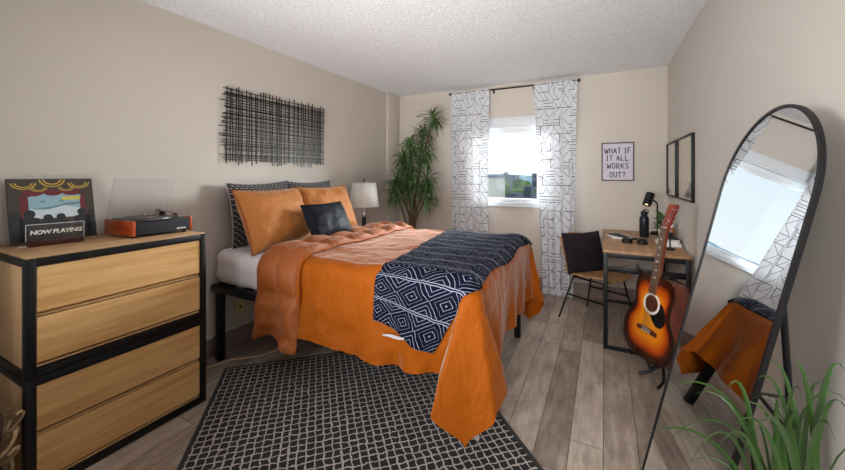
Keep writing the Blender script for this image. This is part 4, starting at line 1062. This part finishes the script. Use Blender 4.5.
# ------------------------------------------------------------------ arched mirror leaning by the right wall
KX = .226; MY0, MY1, MX0, MX1 = 1.17, 1.715, .166, .112
ML = 1.59; hw = math.hypot(MY1 - MY0, MX1 - MX0) / 2; ex = Vector((MX1 - MX0, MY1 - MY0, 0)).normalized(); ez = (Vector((ex.y, -ex.x, 0)) * KX + Vector((0, 0, 1))).normalized(); nx = ez.cross(ex)  # nx faces the room or the wall
if nx.x > 0: nx = -nx
MM = frame3(((MX0 + MX1) / 2, (MY0 + MY1) / 2, .012), ex, -nx, ez)     # local: x along y, y to the wall, z up the mirror
def arch(w, L, n=40, b=0.0):
    return [(-w, b), (w, b)] + [(w * math.cos(PI * k / n), L - hw + w * math.sin(PI * k / n)) for k in range(n + 1)]
t = thing('floor_mirror', 'tall arched mirror in a thin black frame leaning near the right wall', 'mirror', ((MX0 + MX1) / 2, (MY0 + MY1) / 2, 0))
oa, ia = arch(hw, ML), arch(hw - .011, ML, b=.011)
mb = MB(); n = len(oa); rg = [[MM @ Vector((p[0], y, p[1])) for p in o_] for o_, y in ((oa, 0), (oa, .0115), (ia, .0115), (ia, 0))]
rs = [mb.ring(q_) for q_ in rg]; mb.skin(rs + [rs[0]], cap=False); build('frame', mb, 'black_metal', t)
build('mirror_glass', MB().prism(arch(hw - .011, ML, b=.011), .003, .006, MM), 'mirror', t, smooth=False)
build('backing_board', MB().prism(arch(hw - .012, ML, b=.012), .0065, .0112, MM), 'black_plastic', t, smooth=False)
st_top = [MM @ Vector((x_, .022, 1.17)) for x_ in (-.15, .15)]
ft = [Vector((.492, p.y, .008)) for p in st_top]
for a, b in zip(st_top, ft): build('easel_leg', MB().tube([a, b], .008, 10), 'black_metal', t)
build('easel_crossbar', MB().tube([st_top[0].lerp(ft[0], .45), st_top[1].lerp(ft[1], .45)], .006, 8), 'black_metal', t)
build('easel_brace', MB().tube([MM @ Vector((-.262, .0125, .80)), st_top[0].lerp(ft[0], .36)], .0042, 8), 'black_metal', t)

# ------------------------------------------------------------------ grassy plant near the camera
qx, qy = .325, .93
t = thing('grass_plant', 'spiky long-bladed green plant in a tall planter in the near right corner', 'plant', (qx, qy, 0))
build('planter', MB().lathe([(.001, 0), (.085, 0), (.115, .46), (.12, .48), (.105, .48), (.10, .45), (.001, .45)], (qx, qy, 0), 32, cap=False), 'terracotta', t)
build('soil', MB().lathe([(.001, .452), (.10, .452), (.001, .465)], (qx, qy, 0), 24, cap=False), 'soil', t)
rr = random.Random(5); mb = MB()
def blade(tip, bow, w, n=12, side=None):
    tip = Vector(tip); b0 = Vector((qx + rr.uniform(-.04, .04), qy + rr.uniform(-.04, .04), .455))
    ctrl = Vector((b0.x + (tip.x - b0.x) * .35, b0.y + (tip.y - b0.y) * .35, max(tip.z, .7) + bow)); rows = []
    for i in range(n + 1):
        f = i / n; p = b0 * (1 - f) ** 2 + ctrl * 2 * f * (1 - f) + tip * f * f
        dd = (ctrl - b0) * (1 - f) + (tip - ctrl) * f
        sd = dd.cross(Vector((.3, -.95, .1))); sd = sd.normalized() if sd.length > 1e-5 else Vector((1, 0, 0))
        ww = w * (1 - f ** 2.2) * (.55 + .45 * min(1, f * 4)) + .0006
        nv = sd.cross(dd).normalized() * ww * .2
        ww *= .72
        rows.append(mb.ring([p - sd * ww / 2 + nv, p, p + sd * ww / 2 + nv]))
    mb.skin(rows, closed=False, cap=False)
def at(ux, uy, D):
    a = (ux - CX) / F; b = (HY - uy) / F; s_, c_ = math.sin(YAW), math.cos(YAW)
    return Vector((0, 0, 1.35)) + Vector((-s_ + a * c_, c_ + a * s_, b)) * D
for ux, uy, D, bow, w in ((646, 434, .72, .10, .013), (668, 389, .70, .10, .010), (672, 436, .60, .09, .010), (727, 389, .72, .12, .017), (768, 362, .72, .06, .016), (793, 364, .66, .05, .018), (845, 370, .62, .08, .024), (848, 412, .58, .08, .022),
                          (778, 400, .62, .02, .02), (803, 398, .55, .05, .014), (757, 378, .66, .06, .014), (780, 380, .74, .05, .014), (733, 425, .6, .07, .014), (850, 404, .66, .10, .012), (716, 450, .56, .09, .012), (752, 430, .55, .05, .02), (800, 420, .58, .03, .022), (820, 385, .7, .06, .016), (690, 462, .55, .10, .012), (835, 440, .52, .06, .02), (742, 402, .72, .06, .012), (770, 415, .64, .03, .02)):
    blade(at(ux, uy, D), bow, w)
for i in range(16):
    a = rr.uniform(0, 6.28); q = rr.uniform(.05, .2); z_ = rr.uniform(.62, .86)
    tp_ = Vector((min(.54, qx + q * math.cos(a)), qy + q * math.sin(a) * .8, z_))
    if tp_.y > 1.03 and tp_.x > .05: tp_.y = 1.0
    blade(tp_, .12, rr.uniform(.006, .012))
build('foliage', mb, 'grass_leaf', t, angle=80, recalc=False)

# ------------------------------------------------------------------ outside
GZ = -15.0
M['ext_ground'] = plain('city_ground', (128, 132, 126), .9, var=.2, vscale=.1)
M['ext_white'] = plain('white_render', (196, 190, 180), .8, var=.03); M['ext_grey'] = plain('grey_concrete', (112, 118, 128), .8, var=.1); M['ext_dark'] = plain('dark_roof', (66, 76, 86), .8, var=.15)
M['ext_brick'] = plain('pale_brick', (150, 130, 116), .8, var=.1); M['ext_win'] = plain('dark_window', (74, 88, 104), .3, var=.1); M['tree'] = plain('tree_leaves', (92, 116, 64), .9, var=.35, vscale=.8); M['tree2'] = plain('tree_leaves_dark', (66, 92, 56), .9, var=.35, vscale=.8)
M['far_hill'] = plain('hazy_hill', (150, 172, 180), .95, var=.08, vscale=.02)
mb = MB(); mb.grid(lambda u, v: Vector((-400 + 600 * u, 8 + 500 * v, GZ)), 10, 10); struct(build('ground', mb, 'ext_ground', smooth=False))
def building(x, y, w, d, top, m, label, floors, cols, roof='ext_dark', tower=None):
    t = thing('building', label, 'building', (x, y, GZ))
    build('walls', MB().box((x - w / 2, y - d / 2, GZ), (x + w / 2, y + d / 2, top), 0), m, t, smooth=False)
    mb = MB().box((x - w / 2 - .2, y - d / 2 - .2, top), (x + w / 2 + .2, y + d / 2 + .2, top + .35))
    if tower: mb.box((x - tower, y - 2, top + .35), (x + tower * .2, y + 2, top + 2.0))
    build('roof', mb, roof, t, smooth=False)
    for i in range(floors):
        for j in range(cols):
            wx = x - w / 2 + w * (j + .5) / cols; wz = top - 1.2 - i * 3.0
            build('window', MB().box((wx - w / cols * .28, y - d / 2 - .06, wz - .7), (wx + w / cols * .28, y - d / 2 + .02, wz + .7)), 'ext_win', t, smooth=False)
for a in ((-17.0, 52, 6.2, 8, .9, 'ext_white', 'tall white apartment building at the left edge of the window view', 3, 3, 'ext_grey', 1.2), (-25.5, 80, 9, 10, -1.0, 'ext_brick', 'pale brick block behind the white apartment building outside', 2, 5, 'ext_dark', 1.5),
          (-11.0, 63, 7.5, 8, -2.7, 'ext_grey', 'low grey building with a dark flat roof in the middle of the window view', 2, 4, 'ext_dark', 1.0), (-9.3, 44, 6.5, 6, -2.9, 'ext_dark', 'nearest dark flat-roofed building below the window', 1, 5, 'ext_dark', .8),
          (-17, 112, 12, 8, -2.6, 'ext_white', 'long white building among the trees outside', 2, 7, 'ext_dark', 2), (-26, 190, 12, 12, 1.5, 'ext_grey', 'hazy grey tower far off on the right of the window view', 4, 4, 'ext_grey', 2), (-58, 240, 14, 12, .8, 'ext_grey', 'hazy grey block far off on the left of the window view', 3, 4, 'ext_grey', 2),
          (-3.6, 46, 3.2, 7, -3.2, 'ext_white', 'small white house low at the right edge of the window view', 1, 3, 'ext_grey', .6)): building(*a)
rr = random.Random(8)
spots = [(-26, 100, -1.4), (-20, 96, -1.0), (-14.5, 92, -1.2), (-9, 96, -1.1), (-33, 128, -.6), (-26, 134, -.4), (-19, 130, -.3), (-12, 132, -.5), (-42, 165, .1), (-34, 160, .2), (-24, 164, .0), (-16, 162, .2), (-19.8, 71, -2.0), (-14.5, 75, -2.2), (-8.5, 77, -2.1)]
for i, (x, y, top) in enumerate(spots):
    t = thing('tree', 'leafy green tree in the row beyond the flat roofs outside the window', 'tree', (x, y, GZ), 'trees outside the window')
    build('trunk', MB().tube([(x, y, GZ), (x, y, top - 6)], [.35, .25], 8), 'bark', t)
    mb = MB()
    for k in range(9):
        c = Vector((x + rr.uniform(-1.5, 1.5), y + rr.uniform(-1.3, 1.3), top - 3.2 + rr.uniform(-3, 1.3))); r_ = rr.uniform(1.1, 1.6)
        c.z = min(c.z, top - r_ * .8)
        mb.blob(c, r_, 14, 9)
    for v_ in mb.bm.verts: v_.co += Vector((noise.noise(v_.co * 1.6), noise.noise(v_.co * 1.6 + Vector((9, 0, 0))), noise.noise(v_.co * 1.6 + Vector((0, 9, 0))))) * .5
    build('crown', mb, 'tree' if i % 3 else 'tree2', t, angle=180)
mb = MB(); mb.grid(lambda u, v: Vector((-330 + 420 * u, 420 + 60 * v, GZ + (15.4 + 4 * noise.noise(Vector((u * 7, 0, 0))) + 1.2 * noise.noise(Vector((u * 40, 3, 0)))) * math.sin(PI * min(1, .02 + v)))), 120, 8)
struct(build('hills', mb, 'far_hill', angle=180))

# ------------------------------------------------------------------ light
w = bpy.data.worlds.new('sky'); S.world = w; w.use_nodes = True; nt = w.node_tree; nt.nodes.clear()
def WN(t_, **k):
    n_ = nt.nodes.new(t_)
    for a, b in k.items(): setattr(n_, a, b)
    return n_
tc = WN('ShaderNodeTexCoord'); sp = WN('ShaderNodeSeparateXYZ'); nt.links.new(tc.outputs['Generated'], sp.inputs[0])
cr = WN('ShaderNodeValToRGB'); nt.links.new(sp.outputs[2], cr.inputs[0])
els = cr.color_ramp.elements; els[0].position = 0; els[0].color = (.93, .97, 1.0, 1); els[1].position = .75; els[1].color = (.50, .70, .92, 1); e = els.new(.12); e.color = (.86, .94, 1.0, 1)
dot = WN('ShaderNodeVectorMath', operation='DOT_PRODUCT'); nt.links.new(tc.outputs['Generated'], dot.inputs[0]); dv_ = Vector((.62, .74, .36)).normalized(); dot.inputs[1].default_value = dv_
mr = WN('ShaderNodeMapRange', interpolation_type='SMOOTHSTEP'); nt.links.new(dot.outputs['Value'], mr.inputs[0]); mr.inputs[1].default_value = .78; mr.inputs[2].default_value = 1.0; mr.inputs[3].default_value = 1.0; mr.inputs[4].default_value = 3.0
bg = WN('ShaderNodeBackground'); nt.links.new(cr.outputs[0], bg.inputs[0])
mu = WN('ShaderNodeMath', operation='MULTIPLY'); nt.links.new(mr.outputs[0], mu.inputs[0]); mu.inputs[1].default_value = 1.25; nt.links.new(mu.outputs[0], bg.inputs[1])
ou = WN('ShaderNodeOutputWorld'); nt.links.new(bg.outputs[0], ou.inputs[0])
w.cycles.sampling_method = 'MANUAL'; w.cycles.sample_map_resolution = 512
def light(name, typ, loc, energy, color, size=None, size_y=None, target=None, portal=False, rot=None, angle=None):
    l_ = bpy.data.lights.new(name, typ); l_.energy = energy; l_.color = color
    if typ == 'AREA':
        l_.shape = 'RECTANGLE'; l_.size = size; l_.size_y = size_y or size
        if portal: l_.cycles.is_portal = True
    elif typ == 'SUN': l_.angle = angle or .01
    elif size: l_.shadow_soft_size = size
    o = bpy.data.objects.new(name, l_); COL.objects.link(o); o.location = loc
    if target is not None: o.rotation_euler = (Vector(target) - Vector(loc)).to_track_quat('-Z', 'Y').to_euler()
    if rot: o.rotation_euler = rot
    return o
light('window_portal', 'AREA', ((WX0 + WX1) / 2, YB + .12, (WZ0 + WZ1) / 2), 1, (1, 1, 1), WX1 - WX0, WZ1 - WZ0, target=((WX0 + WX1) / 2, 0, (WZ0 + WZ1) / 2), portal=True)
light('outdoor_sun', 'SUN', (0, -20, 30), 1.0, (1, .96, .9), rot=(math.radians(52), 0, math.radians(25)), angle=.02)
up_l = light('ceiling_fill', 'AREA', (-.45, -1.2, .5), 31, (1.0, .99, .98), 1.2, 1.0, target=(-1.4, 2.9, 3.05)); up_l.data.spread = math.radians(66)  # added area lamp behind the camera, lifts the ceiling; no fitting in the room
ff_ = light('front_fill', 'AREA', (-.05, -.6, 1.8), 12, (1, .98, .96), .8, .8, target=(-.25, 2.4, .75)); ff_.data.spread = math.radians(76)  # unseen fill just behind the camera, added for bed foot and right wall
rf_ = light('rear_fill', 'AREA', (-2.3, -1.0, 1.5), 28, (.9, .95, 1.0), 1.2, 1.2, target=(.575, 1.7, .8)); rf_.data.spread = math.radians(90)  # added cool fill at the rear left, brightens the right wall; no window there
light('window_fill', 'AREA', (.5, 7.3, 2.5), 2000, (.95, .98, 1.0), 2.6, 2.2, target=(-.9, 4.3, 1.5))  # added area lamp outside the glass, strengthens the light entering by the window
light('bedside_bulb', 'POINT', (lx, ly, .626 + .47), 20.0, (1, .9, .78), .03)
light('desk_bulb', 'SPOT', HM @ Vector((0, 0, ln_ - .01)), 1.5, (1, .7, .4), .01, target=HM @ Vector((0, 0, ln_ + .3)))

S.view_settings.view_transform = 'Standard'; S.view_settings.look = 'None'; S.view_settings.gamma = 1; S.view_settings.use_curve_mapping = False
S.view_settings.exposure = 0.0
